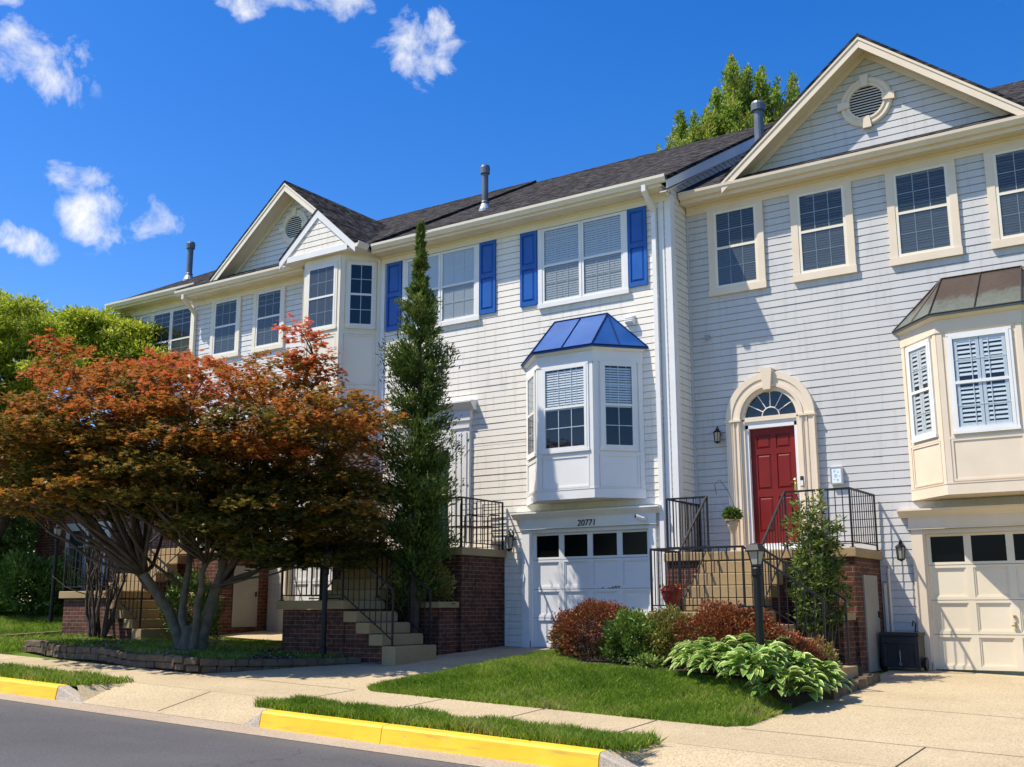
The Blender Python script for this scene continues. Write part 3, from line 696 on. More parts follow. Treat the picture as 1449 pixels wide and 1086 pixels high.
def six_panel(d, u0, u1, z0, z1, D):
    W = u1 - u0; H = z1 - z0; st = .11
    for a, b in ((z0, z0 + .2), (z0 + .80, z0 + .93), (z1 - .46, z1 - .36), (z1 - .12, z1)):
        d.box(u0 + st, u0 + W / 2 - .05, D, D + .014, a, b); d.box(u0 + W / 2 + .05, u1 - st, D, D + .014, a, b)
    d.box(u0, u0 + st, D, D + .0145, z0, z1); d.box(u1 - st, u1, D, D + .0145, z0, z1); d.box(u0 + W / 2 - .05, u0 + W / 2 + .05, D, D + .0145, z0, z1)
    for a, b in ((z0 + .2, z0 + .80), (z0 + .93, z1 - .46), (z1 - .36, z1 - .12)):
        for c, e in ((u0 + st, u0 + W / 2 - .05), (u0 + W / 2 + .05, u1 - st)): raised(d, c + .012, e - .012, a + .012, b - .012, D + .001, .011, .03)
plain_door(HB, F0, -5.84, -4.90, 1.82, 3.84, 'white_trim', 'teal')

# ------------------------------------------------------------------ grey townhouse on the right (red door, cream trim)
YC = .71; FC = ((0, YC, 0), (1, 0, 0), (0, -1, 0))
HC = thing('townhouse', (3.6, YC, 0), 'grey-sided townhouse with cream trim and red arched front door, right end of the row', 'house', 'townhouses in the attached row')
w = MB(*FC); siding(w, lambda z: (.1, 7.2), -.4, 8.1, holes=[(4.0, 6.44, -.6, 1.93), (1.10, 2.02, 1.66, 4.42)])
obj('wall', w, M['grey_siding'], HC, fix=False)
w2 = MB(**W0); w2.box(.12, 7.19, 12.9, 13., -.5, 8.2); w2.box(7.1, 7.2, YC + .02, 12.9, -.5, 8.2); w2.box(.13, 7.1, YC + .2, YC + .26, -.5, 8.1)
w2.v += [(7.19, YC, 8.2), (7.19, 12.9, 8.2), (7.19, 6.9, 11.7)]; n = len(w2.v); w2.f += [(n - 3, n - 2, n - 1)]
obj('back_wall', w2, M['grey_siding'], HC, fix=False)
for a_, b_ in ((.101, .135), (7.1, 7.21)): t = MB(*FC); t.box(a_, b_, -.01, .02, -.4, 8.0); obj('corner_trim', t, M['grey_siding'], HC)
eave(HC, FC, .12, 7.3, .27, 8.13, 8.27, 0, 7.965, 'cream_trim'); gutter(HC, FC, .13, 7.35, .29, 8.185, 'cream_trim')
main_roof(HC, .105, 7.35, .33, 8.335, 6.9, 11.9)
for u0, u1 in ((.71, 1.44), (2.30, 3.05), (3.98, 4.76), (5.56, 6.34)):
    window(HC, FC, [(u0, u1)], 6.50, 7.88, casing='cream_trim', sash='ivory_trim', side=.125, top=.035, bot=.13, up='glass_half', lo='glass_screen', fill='part', meet=7.21)
cross_gable(HC, 3.61, .33, 4.6, 10.48, 2.62, .80, 'cream_trim', YC, 'grey_siding', 8.28)
gable_vent(HC, FC, 3.58, 9.36, .45, 'cream_trim')
bay(HC, YC, 3.86, 4.56, 5.79, 6.49, .70, 2.39, 5.19, .76, .50, (3.40, 4.78), 4.09, 'cream_trim', 'copper', 'bronze', (4.57, 5.77), 5.97, 5.19,
    dict(fill='shutter', up='glass', lo='glass'), dict(fill='shutter', up='glass_lite', lo='glass_lite'))
garage(HC, FC, 4.0, -.23, 'cream_trim', 'garage_cream')
lantern(HC, FC, 3.64, 1.57, .95); lantern(HC, FC, .6, 3.70, .85)
# arched door surround
cxd, zs = 1.57, 3.97; t = MB(*FC)
def arc_ring(mb, r0, r1, d0, d1, n=40):
    P = []
    for k in range(n + 1):
        w_ = math.pi * k / n; P.append((math.cos(w_), math.sin(w_)))
    pts = [(cxd + r * c, d, zs + r * s) for (c, s) in P for (r, d) in ((r0, d0), (r0, d1), (r1, d1), (r1, d0))]
    F = [(4 * k + j, 4 * k + (j + 1) % 4, 4 * k + 4 + (j + 1) % 4, 4 * k + 4 + j) for k in range(n) for j in range(4)] + [(0, 1, 2, 3), (4 * n + 3, 4 * n + 2, 4 * n + 1, 4 * n)]
    mb.add(pts, F)
RA = [(.80, .69, .10), (.69, .60, .085), (.60, .54, .10), (.54, .47, .06)]
for r1, r0, d in RA:
    arc_ring(t, r0, r1, -.012, d)
    for s_ in (-1, 1):
        a, b = sorted((cxd + s_ * r0, cxd + s_ * r1)); t.box(a, b, -.012, d - .001, 1.62, zs - .035)
for s_ in (-1, 1):
    for e_ in (.79, .66, .57):
        t.box(cxd + s_ * e_ - .009, cxd + s_ * e_ + .009, .1, .112, 1.66, zs - .035)
    a, b = sorted((cxd + s_ * .52, cxd + s_ * .82)); t.box(a, b, -.01, .125, zs - .034, zs - .001); t.box(a, b, -.01, .118, 1.60, 1.75)
t.prism([(cxd - .065, zs + .48), (cxd + .065, zs + .48), (cxd + .105, zs + .86), (cxd - .105, zs + .86)], .0, .16)
t.box(cxd - .47, cxd + .47, -.05, .055, zs - .05, zs + .03)
ds = obj('door_surround', t, M['cream_trim'], HC)
t = MB(*FC)
for s_ in (-1, 1): a, b = sorted((cxd + s_ * .415, cxd + s_ * .47)); t.box(a, b, -.07, .03, 1.66, 3.865)
t.box(cxd - .47, cxd + .47, -.07, .03, 3.80, 3.919); t.box(cxd - .47, cxd + .47, -.05, .05, 1.6, 1.70); t.box(cxd - .415, cxd + .415, -.08, -.045, 1.7, 1.8)
obj('door_frame', t, M['white_trim'], HC)
d = MB(*FC); d.box(cxd - .414, cxd + .414, -.11, -.06, 1.80, 3.80); six_panel(d, cxd - .414, cxd + .414, 1.80, 3.80, -.06)
dr = obj('front_door', d, M['red'], HC)
k = MB(*FC); k.box(cxd + .34, cxd + .385, -.045, -.035, 2.62, 2.9); k.lathe([(.012, -.02), (.026, 0), (.012, .02)], (cxd + .362, -.01, 2.86), 10); k.tube([(cxd + .362, -.03, 2.8), (cxd + .362, .02, 2.78), (cxd + .362, .02, 2.68), (cxd + .362, -.03, 2.65)], .008, 6)
k.lathe([(.015, -.015), (.02, 0), (.015, .015)], (cxd + .30, -.02, 2.82), 8)
obj('handle', k, M['brass'], dr)
db = MB(*FC); db.box(cxd + .50, cxd + .555, .101, .122, 2.72, 2.9); bell = bevel(obj('doorbell', db, M['black_plastic'], HC), .006)
db = MB(*FC); db.box(cxd + .503, cxd + .552, .1221, .127, 2.735, 2.825); obj('bell_plate', db, M['white_trim'], bell)
fg = MB(*FC); n = 32; fg.add([(cxd + .455 * math.cos(math.pi * k / n), .0, zs + .035 + .44 * math.sin(math.pi * k / n)) for k in range(n + 1)], [tuple(range(n + 1))])
fan = obj('fanlight', fg, M['glass_lite'], HC)
bk = MB(*FC); bk.add([(cxd + .46 * math.cos(math.pi * k / n), -.012, zs + .03 + .45 * math.sin(math.pi * k / n)) for k in range(n + 1)], [tuple(range(n + 1))]); obj('interior', bk, M['dark'], fan)
fm = MB(*FC)
for k in range(1, 6):
    w_ = math.pi * k / 6; fm.tube([(cxd + .155 * math.cos(w_), .008, zs + .035 + .15 * math.sin(w_)), (cxd + .455 * math.cos(w_), .008, zs + .035 + .44 * math.sin(w_))], .009, 4)
fm.tube([(cxd + .155 * math.cos(math.pi * k / 16), .01, zs + .035 + .15 * math.sin(math.pi * k / 16)) for k in range(17)], .010, 4)
obj('muntin', fm, M['white_trim'], fan)
v = MB(*FC); v.box(.40, .49, 0, .05, 5.54, 5.60); v.box(.41, .425, .05, .07, 5.5, 5.6); v.box(.465, .48, .05, .07, 5.5, 5.6); obj('junction_box', v, M['lead'], HC)
v = MB(*FC); v.tube([(3.40, .03, -.2), (3.40, .03, 1.33), (3.40, .0, 1.36)], .022, 8); v.tube([(3.33, .02, -.2), (3.33, .02, 1.1)], .03, 6); obj('conduit', v, M['cream_trim'], HC)
vent_pipe(HC, .78, 3.0, 9.78, 1.28, .1)

# ------------------------------------------------------------------ pale grey townhouse with the two-storey bay
HA = thing('townhouse', (-9.95, 0, .2), 'pale grey townhouse with round gable vent and tall corner bay behind the red maple', 'house', 'townhouses in the attached row')
w = MB(*F0); siding(w, lambda z: (-13.0, -6.81), .1, 8.15, holes=[(-9.3, -6.86, 0, 2.38), (-12.25, -11.3, 2.0, 4.06)])
obj('wall', w, M['pale_siding'], HA, fix=False)
w2 = MB(**W0); w2.box(-13., -6.83, 12.2, 12.3, -.1, 8.2); w2.box(-13., -12.9, .02, 12.2, -.1, 8.2); w2.box(-12.9, -6.85, .14, .2, -.1, 8.15); obj('back_wall', w2, M['pale_siding'], HA)
t = MB(*F0); t.box(-13.0, -12.9, -.01, .03, .1, 8.1); obj('corner_trim', t, M['ivory_trim'], HA)
eave(HA, F0, -13.0, -8.85, .36, 8.24, 8.37, 0, 8.08, 'ivory_trim'); gutter(HA, F0, -13.1, -8.8, .38, 8.275, 'ivory_trim')
downspout(HA, F0, -12.83, .43, 8.29, 7.9, .2, 'ivory_trim', .055)
main_roof(HA, -13.1, -6.725, -.46, 8.45, 6.15, 12.1)
for u0, u1 in ((-12.08, -11.36), (-10.61, -9.88)):
    window(HA, F0, [(u0, u1)], 6.76, 8.02, casing='ivory_trim', side=.1, top=.02, bot=.1, up='glass_half', lo='glass_screen', fill='part', meet=7.42)
cross_gable(HA, -9.5, -.40, 4.2, 10.52, 2.42, .82, 'ivory_trim', 0, 'pale_siding', 8.42)
gable_vent(HA, F0, -9.52, 9.49, .42, 'ivory_trim')
bm = MB(*F0); bm.plan([(-9.14, -.05), (-9.14, 0), (-8.52, .62), (-7.44, .62), (-6.82, 0), (-6.82, -.05)], 2.78, 8.32)
BA = obj('bay_window', bm, M['ivory_trim'], HA)
for (p, q, hw, cols) in (((-9.14, 0), (-8.52, -.62), .24, 2), ((-8.52, -.62), (-7.44, -.62), .36, 3), ((-7.44, -.62), (-6.82, 0), .225, 2)):
    P = Vector((*p, 0)); Q = Vector((*q, 0)); U = (Q - P).normalized(); ln = (Q - P).length; fr = (P, U, (U.y, -U.x, 0)); f = MB(*fr)
    f.box(0, .09, 0, .018, 2.8, 8.3); f.box(ln - .09, ln, 0, .0181, 2.8, 8.3)
    for a, b in ((2.8, 2.98), (3.62, 3.78), (5.28, 5.38), (6.5, 6.56), (8.14, 8.3)): f.box(.09, ln - .09, 0, .0175, a, b)
    panel_frame(f, .10, ln - .10, 5.39, 6.49, 0, .035, .015); panel_frame(f, .10, ln - .10, 2.99, 3.61, 0, .03, .015)
    obj('corner_board', f, M['ivory_trim'], BA)
    for z0, z1, mt in ((6.72, 8.04, 7.38), (3.92, 5.17, 4.55)):
        window(BA, fr, [(ln / 2 - hw, ln / 2 + hw)], z0, z1, casing='ivory_trim', side=.05, top=.04, bot=.06, cols=cols, up='glass_screen' if cols == 3 else 'glass', lo='glass_screen' if cols == 3 else 'glass', fill='dark', nested=False, proud=.032, meet=mt)
# small gable over the bay
cg = -8.04; g0 = -.78
mb = MB(**W0); mb.prism([(cg - 1.14, 8.42), (cg, 9.42), (cg + 1.14, 8.42), (cg + 1.14, 8.37), (cg, 9.37), (cg - 1.14, 8.37)], g0 - .02, 1.6); obj('gable_roof', mb, M['shingle_y'], HA)
f = MB(**W0)
for s_ in (-1, 1): f.prism([(cg + s_ * 1.13, 8.369), (cg, 9.369), (cg, 9.18), (cg + s_ * 1.13, 8.19)], g0 - .01, g0 + .02)
f.box(cg - .9, cg + .9, g0 - .005, g0 + .018, 8.29, 8.42); f.box(cg - 1.1, cg + 1.13, g0 + .021, -.0, 8.30, 8.335)
f.box(cg + 1.08, cg + 1.13, g0 + .021, -.3, 8.336, 8.40)
obj('rake_trim', f, M['white_trim'], HA)
w = MB((0, g0 + .015, 0)); siding(w, lambda z: (cg - (9.3 - z) / .885, cg + (9.3 - z) / .885), 8.42, 9.25, seams=False); obj('gable_wall', w, M['white_siding'], HA)
mb = MB((cg + 1.13, 0, 0), (0, 1, 0), (1, 0, 0)); mb.run([(a, 8.29 + b) for a, b in GUT], g0 - .02, -.46); obj('gutter', mb, M['ivory_trim'], HA)
garage(HA, F0, -9.3, .22, 'ivory_trim', 'garage_white')
plain_door(HA, F0, -12.23, -11.32, 2.03, 4.04, 'ivory_trim', 'teal')

# ------------------------------------------------------------------ far-left townhouse (brick ground floor)
YD = .45; FD = ((0, YD, 0), (1, 0, 0), (0, -1, 0))
HD = thing('townhouse', (-16.3, YD, .4), 'far-left townhouse with brick ground floor, half hidden by the yellow-green tree', 'house', 'townhouses in the attached row')
w = MB(*FD); siding(w, lambda z: (-16.4, -13.02), 4.6, 8.5); obj('wall', w, M['pale_siding'], HD, fix=False)
w = MB(*FD); w.box(-19.45, -13.04, -.2, -.0, .2, 4.6); obj('brick_wall', w, M['brick2'], HD)
w2 = MB(**W0); w2.box(-16.4, -13.04, 12.5, 12.6, 0, 8.6); w2.box(-16.4, -16.32, YD + .21, 12.5, 0, 8.6); w2.box(-19.4, -16.41, 4.4, 4.5, 0, 6.9); w2.box(-16.3, -13.05, YD + .3, YD + .35, 4.5, 8.5); obj('back_wall', w2, M['pale_siding'], HD)
t = MB(*FD); t.box(-19.5, -13.02, 0, .03, 4.55, 4.75); t.box(-16.42, -16.32, -.01, .03, 4.76, 8.4); obj('corner_trim', t, M['ivory_trim'], HD)
eave(HD, FD, -16.45, -13.02, .36, 8.56, 8.69, 0, 8.38, 'ivory_trim'); gutter(HD, FD, -16.5, -12.95, .38, 8.59, 'ivory_trim')
main_roof(HD, -16.5, -13.05, 0., 8.72, 6.4, 12.1)
wr = MB(**W0); wr.run([(.2, 5.0), (4.5, 7.0), (4.5, 6.9), (.2, 4.9)], -19.7, -16.42); obj('wing_roof', wr, M['shingle_x'], HD)
window(HD, FD, [(-15.0, -14.36), (-14.25, -13.5)], 6.76, 8.27, casing='ivory_trim', side=.08, top=.02, bot=.1, cols=2, up='glass_half', lo='glass_screen', fill='dark', meet=7.5)
rk = MB((-16.4, 0, 0), (0, 1, 0), (-1, 0, 0)); rk.prism([(-.05, 8.68), (6.4, 12.05), (6.4, 11.8), (-.05, 8.45)], .05, .075); obj('rake_trim', rk, M['ivory_trim'], HD)
t = MB(*FD); t.box(-18.05, -17.92, 0, .05, .46, 2.75); t.box(-16.4, -16.2, 0, .05, .46, 2.75); t.box(-18.05, -16.2, 0, .052, 2.7501, 2.95); t.box(-17.25, -17.1, 0, .051, .46, 2.75); obj('door_surround', t, M['white_trim'], HD)
d = MB(*FD)
for a, b in ((-17.92, -17.25), (-17.1, -16.4)):
    d.box(a, b, 0, .02, .46, 2.75)
    for z in (.6, 1.3, 2.0): panel_frame(d, a + .06, b - .06, z, z + .6, .02, .04, .012)
obj('double_door', d, M['teal'], HD)
vent_pipe(HD, -16.1, 2.35, 9.95, 1.12, .085)

# ------------------------------------------------------------------ entrance stoops with railings
def railing(parent, pts, h=.90, sp=.118, posts=None, low=.09):
    mb = MB(**W0)
    for i in range(len(pts)):
        if posts is None or i in posts: mb.tube([pts[i], (pts[i][0], pts[i][1], pts[i][2] + h + .015)], .019, 4, True, math.pi / 4); mb.box(pts[i][0] - .035, pts[i][0] + .035, pts[i][1] - .035, pts[i][1] + .035, pts[i][2], pts[i][2] + .012)
    for a, b in zip(pts, pts[1:]):
        a, b = Vector(a), Vector(b); ln = math.hypot(b.x - a.x, b.y - a.y); n = max(1, round(ln / sp))
        up = Vector((0, 0, 1))
        mb.tube([a + up * h, b + up * h], .021, 4, True, math.pi / 4); mb.tube([a + up * low, b + up * low], .013, 4, True, math.pi / 4)
        for k in range(1, n): q = a.lerp(b, k / n); mb.tube([q + up * low, q + up * (h - .005)], .0085, 4, False, math.pi / 4)
    return obj('railing', mb, M['black_metal'], parent, fix=False)
def stoop(label, dx, dy, dz, gr, door=True):
    X = lambda x: x + dx
    T = thing('entrance_stoop', (dx - 5, dy - 1.2, gr), label, 'front steps', 'brick entrance stoops with iron railings')
    b = MB(**W0)
    y = lambda v: v + dy
    z = lambda v: v + dz
    g = gr - .35
    b.box(X(-6.68), X(-3.57), y(-1.39), y(-.005), g, z(1.655))                       # porch block
    for i in range(4): b.box(X(-5.90), X(-4.62), y(-1.39 - .26 * (i + 1)), y(-1.391 - .26 * i), g, z(1.63 - .195 * i - .16))
    b.box(X(-5.90), X(-4.47), y(-3.46), y(-2.431), g, z(.70))                         # landing block
    for i in range(4): b.box(X(-4.47 + .285 * i) + .0005, X(-4.47 + .285 * (i + 1)), y(-3.44), y(-2.48), g, z(.67 - .185 * i - .15))
    b.box(X(-4.10), X(-3.62), y(-1.98), y(-1.391), g, z(.70)); b.box(X(-4.10), X(-3.64), y(-1.96), y(-1.40), z(.7005), z(.72))
    obj('brick_base', b, M['brick'], T)
    c = MB(**W0); c.box(X(-6.72), X(-3.52), y(-1.44), y(-.015), z(1.66), z(1.80)); c.box(X(-6.0), X(-4.44), y(-3.53), y(-2.44), z(.705), z(.85)); c.box(X(-4.13), X(-3.59), y(-2.01), y(-1.41), z(.723), z(.83))
    bevel(obj('cap_slab', c, M['step'], T), .012)
    for i in range(4):
        s = MB(**W0); s.box(X(-5.95), X(-4.58), y(-1.44 - .26 * (i + 1)), y(-1.441 - .26 * i if i else -1.441), z(1.63 - .195 * i - .185), z(1.63 - .195 * i))
        bevel(obj('step', s, M['step'], T), .012)
    for i in range(4):
        zt = z(.67 - .185 * i); s = MB(**W0); s.box(X(-4.44 + .285 * i) + .001, X(-4.44 + .285 * (i + 1)), y(-3.52), y(-2.44), (zt - .18) if i < 3 else g + .1, zt)
        bevel(obj('step', s, M['step'], T), .012)
    d = MB((X(-3.57), 0, 0), (0, 1, 0), (1, 0, 0))
    if door:
      d.box(y(-1.03), y(-.32), 0, .025, gr + .03, z(1.40))
      for k in range(1, 5): d.box(y(-1.03) + .142 * k - .003, y(-1.03) + .142 * k + .003, .0255, .026, gr + .06, z(1.38))
      sd = obj('storage_door', d, M['wood_grey'], T)
      k = MB((X(-3.57), 0, 0), (0, 1, 0), (1, 0, 0)); k.box(y(-.40), y(-.37), .026, .05, z(.75), z(.85)); obj('handle', k, M['black_metal'], sd)
    P = 1.80
    railing(T, [(X(-6.66), y(-.06), z(P)), (X(-6.66), y(-1.38), z(P)), (X(-5.93), y(-1.38), z(P))])
    railing(T, [(X(-4.6), y(-1.38), z(P)), (X(-3.58), y(-1.38), z(P)), (X(-3.58), y(-.06), z(P))])
    for x in (-5.93, -4.6): railing(T, [(X(x), y(-1.40), z(P)), (X(x), y(-2.50), z(.86 if x < -5 else .9))], posts=[1])
    railing(T, [(X(-5.93), y(-2.52), z(.85)), (X(-5.93), y(-3.48), z(.85)), (X(-4.50), y(-3.48), z(.85)), (X(-3.40), y(-3.48), z(.12))])
    railing(T, [(X(-4.6), y(-2.50), z(.87)), (X(-3.40), y(-2.50), z(.12))], posts=[1])
    return T
stoop('brick stoop with black railing in front of the white house, beside the spruce', 0, 0, 0, -.03, False)
stoop('sunlit tan steps and brick stoop with black railing leading to the red arched door', 6.84, YC, -.19, -.27)
stoop('shaded brick stoop with black railing at far left, seen under the red maple', -6.33, 0, .22, .3)

# ------------------------------------------------------------------ ground, road, paving
YB0, DB0 = YB, DB
YB, DB = [-150, -7.12, -7.08, -5.88, 0, 150], [.64, .64, .43, .365, .03, .03]
sheet('ground', -150, 150, -150, 150, 0, M['turf'])
YB, DB = YB0, DB0
for a_, b_ in ((-150, -5.33), (-1.55, 2.97), (8.1, 150)): sheet('verge', a_, b_, -7.85, -7.07, -.006, M['turf'])
rd = lambda x, y: float(base(x) - .6)
sheet('road', -150, 150, -17.2, -8.5, .0, M['asphalt'], dfun=rd)
sheet('gutter_pan', -150, 150, -8.5, -8.0, .004, M['gutter_pan'], dfun=rd)
sheet('pavement', -150, 150, -7.08, -5.88, .004, M['concrete'])
sheet('driveway', -5.15, -2.02, -5.88, -.005, .004, M['concrete'])
sheet('driveway', 3.5, 7.6, -5.88, YC, .004, M['concrete'])
sheet('driveway', -9.9, -6.9, -1.55, -.005, .006, M['concrete'])
sheet('pavement', -150, 150, -22, -18.6, .02, M['concrete'], dfun=rd)
def apron(x0, x1):
    mb = MB(**W0); P = [(x0, -8.0, .5995), (x1, -8.0, .5995), (x1 + .12, -7.08, .395), (x0 - .12, -7.08, .395)]
    mb.add([(x, y, float(base(x)) - d + .006) for x, y, d in P] , [(0, 1, 2, 3)]); E = [(x0 - .0, -8.0, .5985), (x0 - .12, -7.08, .393), (x0 - .34, -7.08, .393), (x0 - .34, -7.85, .405), (x1, -8.0, .5985), (x1 + .12, -7.08, .393), (x1 + .34, -7.08, .393), (x1 + .34, -7.85, .405)]
    mb.add([(x, y, float(base(x)) - d + .005) for x, y, d in E], [(0, 1, 2), (0, 2, 3), (4, 6, 5), (4, 7, 6)]); tag(obj('driveway_apron', mb, M['concrete'], fix=False), kind='structure')
apron(-5.0, -1.88); apron(3.3, 7.8)
def joints(name, segs, w=.014):
    mb = MB(**W0)
    for (x0, y0), (x1, y1) in segs:
        a, b = Vector((x0, y0, 0)), Vector((x1, y1, 0)); n = Vector((-(b - a).y, (b - a).x, 0)).normalized() * w / 2; N = 6
        for k in range(N):
            p, q = a.lerp(b, k / N), a.lerp(b, (k + 1) / N)
            ht = lambda v: (gz(v.x, v.y) + .0085) if not (-8 < v.y < -7.08) else float(base(v.x)) - (.5995 + (v.y + 8) / .92 * (.395 - .5995)) + .0105
            mb.add([(*(v + s * n).xy, ht(v)) for v, s in ((p, -1), (q, -1), (q, 1), (p, 1))], [(0, 1, 2, 3)])
    tag(obj(name, mb, M['soil'], fix=False), kind='structure')
J = [((-5.1, -5.9), (-2.02, -5.9)), ((-5.1, -7.06), (-1.9, -7.06)), ((-3.5, -7.95), (-3.5, -7.1)), ((-4.7, -3.0), (-2.03, -3.0)), ((3.5, -5.9), (7.6, -5.9)), ((3.5, -3.6), (7.6, -3.6)), ((3.3, -7.06), (7.9, -7.06)), ((5.4, -5.9), (5.4, -7.05)), ((5.55, -7.1), (5.55, -7.95))]
for x in np.arange(-26, 9, 1.5):
    if not (-5.2 < x < -2) and x < 2.8: J.append(((float(x), -7.05), (float(x), -5.9)))
joints('paving_joint', J)
def kerb(name, x0, x1, m, taper=0):
    mb = MB(**W0); n = max(2, int((x1 - x0) / .5)); V = []
    for i in range(n + 1):
        x = x0 + (x1 - x0) * i / n; b = float(base(x)); t = 0.
        if taper: t = (i / n if taper > 0 else 1 - i / n) * .175
        V += [(x, -8.03, b - .63), (x, -8.03, b - .605), (x, -8.0, b - .44 - t * .85), (x, -7.975, b - .415 - t), (x, -7.84, b - .408 - t), (x, -7.84, b - .63)]
    F = [(6 * i + k, 6 * i + (k + 1) % 6, 6 * i + 6 + (k + 1) % 6, 6 * i + 6 + k) for i in range(n) for k in range(6)] + [(0, 1, 2, 3, 4, 5), tuple(6 * n + k for k in range(6))[::-1]]
    mb.add(V, F); o = obj(name, mb, m, smooth=False); return tag(o, kind='structure')
kerb('kerb', -1.58, .255, M['yellow']); kerb('kerb', .265, 2.93, M['yellow'])
kerb('kerb', -1.9, -1.59, M['kerb_grey'], -1); kerb('kerb', 2.94, 3.42, M['kerb_grey'], 1); kerb('kerb', -5.54, -4.98, M['kerb_grey'], 1)
x = -5.55
for k in range(9): kerb('kerb', x - 3.0, x - .01, M['yellow']); x -= 3.0
kerb('kerb', -150, x - .01, M['kerb_grey']); kerb('kerb', 7.9, 150, M['kerb_grey'])

# ------------------------------------------------------------------ lawns
def bed_edge(x): return np.interp(x, [-2.1, -1.4, -.6, .3, 1.2, 1.9, 2.5, 3.0, 3.6], [-.9, -1.7, -2.9, -3.75, -3.85, -4.0, -4.25, -4.4, -4.35])
def mound(x, y):
    d = np.clip(np.minimum(np.minimum((x + 2.02) / 1.3, (3.52 - x) / .5), (y + 5.9) / 1.7), 0, 1); return .25 * d * d * (3 - 2 * d)
def grid(name, x0, x1, y0, y1, n, m_, zf, keep=None):
    xs, ys = np.linspace(x0, x1, n), np.linspace(y0, y1, n); mb = MB(**W0)
    mb.add([(float(a), float(c), float(zf(a, c))) for c in ys for a in xs], [(j * n + i, j * n + i + 1, (j + 1) * n + i + 1, (j + 1) * n + i) for j in range(n - 1) for i in range(n - 1) if keep is None or keep((xs[i] + xs[i + 1]) / 2, (ys[j] + ys[j + 1]) / 2)])
    return tag(obj(name, mb, m_, smooth=True, fix=False), kind='structure')
grid('lawn', -2.02, 3.5, -5.88, -.72, 60, M['turf'], lambda x, y: gz(x, y) + mound(x, y) + .002, keep=lambda x, y: math.hypot(max(x - 3.1, 0), min(y + 5.5, 0)) < .42 and math.hypot(min(x + 1.5, 0), min(y + 5.4, 0)) < .50)
sheet('driveway', -2.03, 3.51, -5.88, -3.2, .003, M['concrete'])
mnd = lambda x, y: base(x) - np.interp(y, YB, DB)
def soft(x0, x1, y0, y1, e=.05):      # ragged rounded corners
    return lambda x, y: (x > x0 + e * np.sin(y * 9) * .6) & (x < x1 + e * np.sin(y * 7 + 1) * .6) & (y > y0 + e * np.sin(x * 8) * .5) & (y < y1 + e * np.sin(x * 6) * .5)
grass('lawn_grass', -2.02, 3.52, -5.9, -.6, 6800, .072, 'mown green lawn between the two driveways in front of the shrubs', zfun=lambda x, y: base(x) - np.interp(y, YB, DB) + mound(x, y) - .004, keep=lambda x, y: (y < bed_edge(x)) & (np.hypot(np.maximum(x - 3.1, 0), np.minimum(y + 5.5, 0)) < .43 + .02 * np.sin(x * 31)) & (np.hypot(np.minimum(x + 1.5, 0), np.minimum(y + 5.4, 0)) < .54))
rt = lambda x, y: (x > -1.8 + (-7.1 - y) * -.25 + .06 * np.sin(y * 30)) & (x < 3.18 - (y + 7.9) * .06 + .05 * np.sin(y * 25)) & (y > -7.84) & (y < -7.1 + .05 * np.sin(x * 7) + .03 * np.sin(x * 19))
grass('verge_grass', -1.9, 3.3, -7.86, -7.0, 5600, .10, 'strip of grass behind the yellow kerb in front of the central lawn', keep=rt)
grass('verge_grass', -26, -5.1, -7.86, -7.05, 2300, .11, 'strip of grass behind the left yellow kerb, left of the driveway apron', keep=lambda x, y: x < -5.35 + (y + 7.86) * .25 + .06 * np.sin(y * 30), wid=.012)
grass('side_lawn_grass', -24, -10.55, -5.85, -.2, 1300, .13, 'rough sunny grass at the far left beside the timber edging', keep=lambda x, y: ~((x > -12.35) & (x < -9.6) & (y > -3.5)), wid=.013)

# planter round the maple: dark block edging, soil, ground cover
PL = [(-10.55, -5.25), (-9.6, -5.48), (-7.5, -5.68), (-5.55, -5.86), (-5.2, -5.8), (-5.0, -5.45), (-4.5, -4.35), (-4.05, -3.55)]
def ptop(x, y): return float(base(x)) - .155 + .02 * math.sin(x * 3)
T = MB(**W0)
def block_run(mb, pts, courses=2, bl=.24, bh=.105, dp=.17, dz=0):
    seg = [(Vector((*a, 0)), Vector((*b, 0))) for a, b in zip(pts, pts[1:])]; L = [(b - a).length for a, b in seg]; tot = sum(L)
    def at(s):
        for (a, b), l in zip(seg, L):
            if s <= l: return a.lerp(b, s / l), (b - a).normalized()
            s -= l
        return seg[-1][1], (seg[-1][1] - seg[-1][0]).normalized()
    for c in range(courses):
        s = -.12 * (c % 2)
        while s < tot:
            w_ = bl * random.uniform(.85, 1.15); q, t = at(min(max(s + w_ / 2, 0), tot)); n = Vector((-t.y, t.x, 0))
            zt = ptop(q.x, q.y) + .05 + dz - c * bh; j = random.uniform(-.012, .012)
            zg = gz(q.x, q.y) - .03
            if zt > zg + .03:
                hw = w_ / 2 - .004; f = .022
                pts8 = []
                for zz, ins in ((max(zt - bh + .004, zg), 0), (zt - .02, 0), (zt, f)):
                    for uu, dd in ((-hw + ins, -dp / 2 + ins + j), (hw - ins, -dp / 2 + ins + j), (hw - ins, dp / 2 - ins + j), (-hw + ins, dp / 2 - ins + j)):
                        p = q + t * (uu + random.uniform(-.004, .004)) + n * (dd + random.uniform(-.007, .007)); pts8.append((p.x, p.y, zz + random.uniform(-.004, .004)))
                mb.add(pts8, [(0, 1, 5, 4), (1, 2, 6, 5), (2, 3, 7, 6), (3, 0, 4, 7), (4, 5, 9, 8), (5, 6, 10, 9), (6, 7, 11, 10), (7, 4, 8, 11), (8, 9, 10, 11), (3, 2, 1, 0)])
            s += w_
block_run(T, PL)
tag(obj('retaining_wall', T, M['block']), 'low wall of dark rough blocks edging the bed around the red maple', 'garden wall')
sl = MB(**W0); poly = PL + [(-4.45, -3.5), (-5.9, -3.4), (-5.9, -1.6), (-9.7, -1.6), (-10.5, -3.0)]
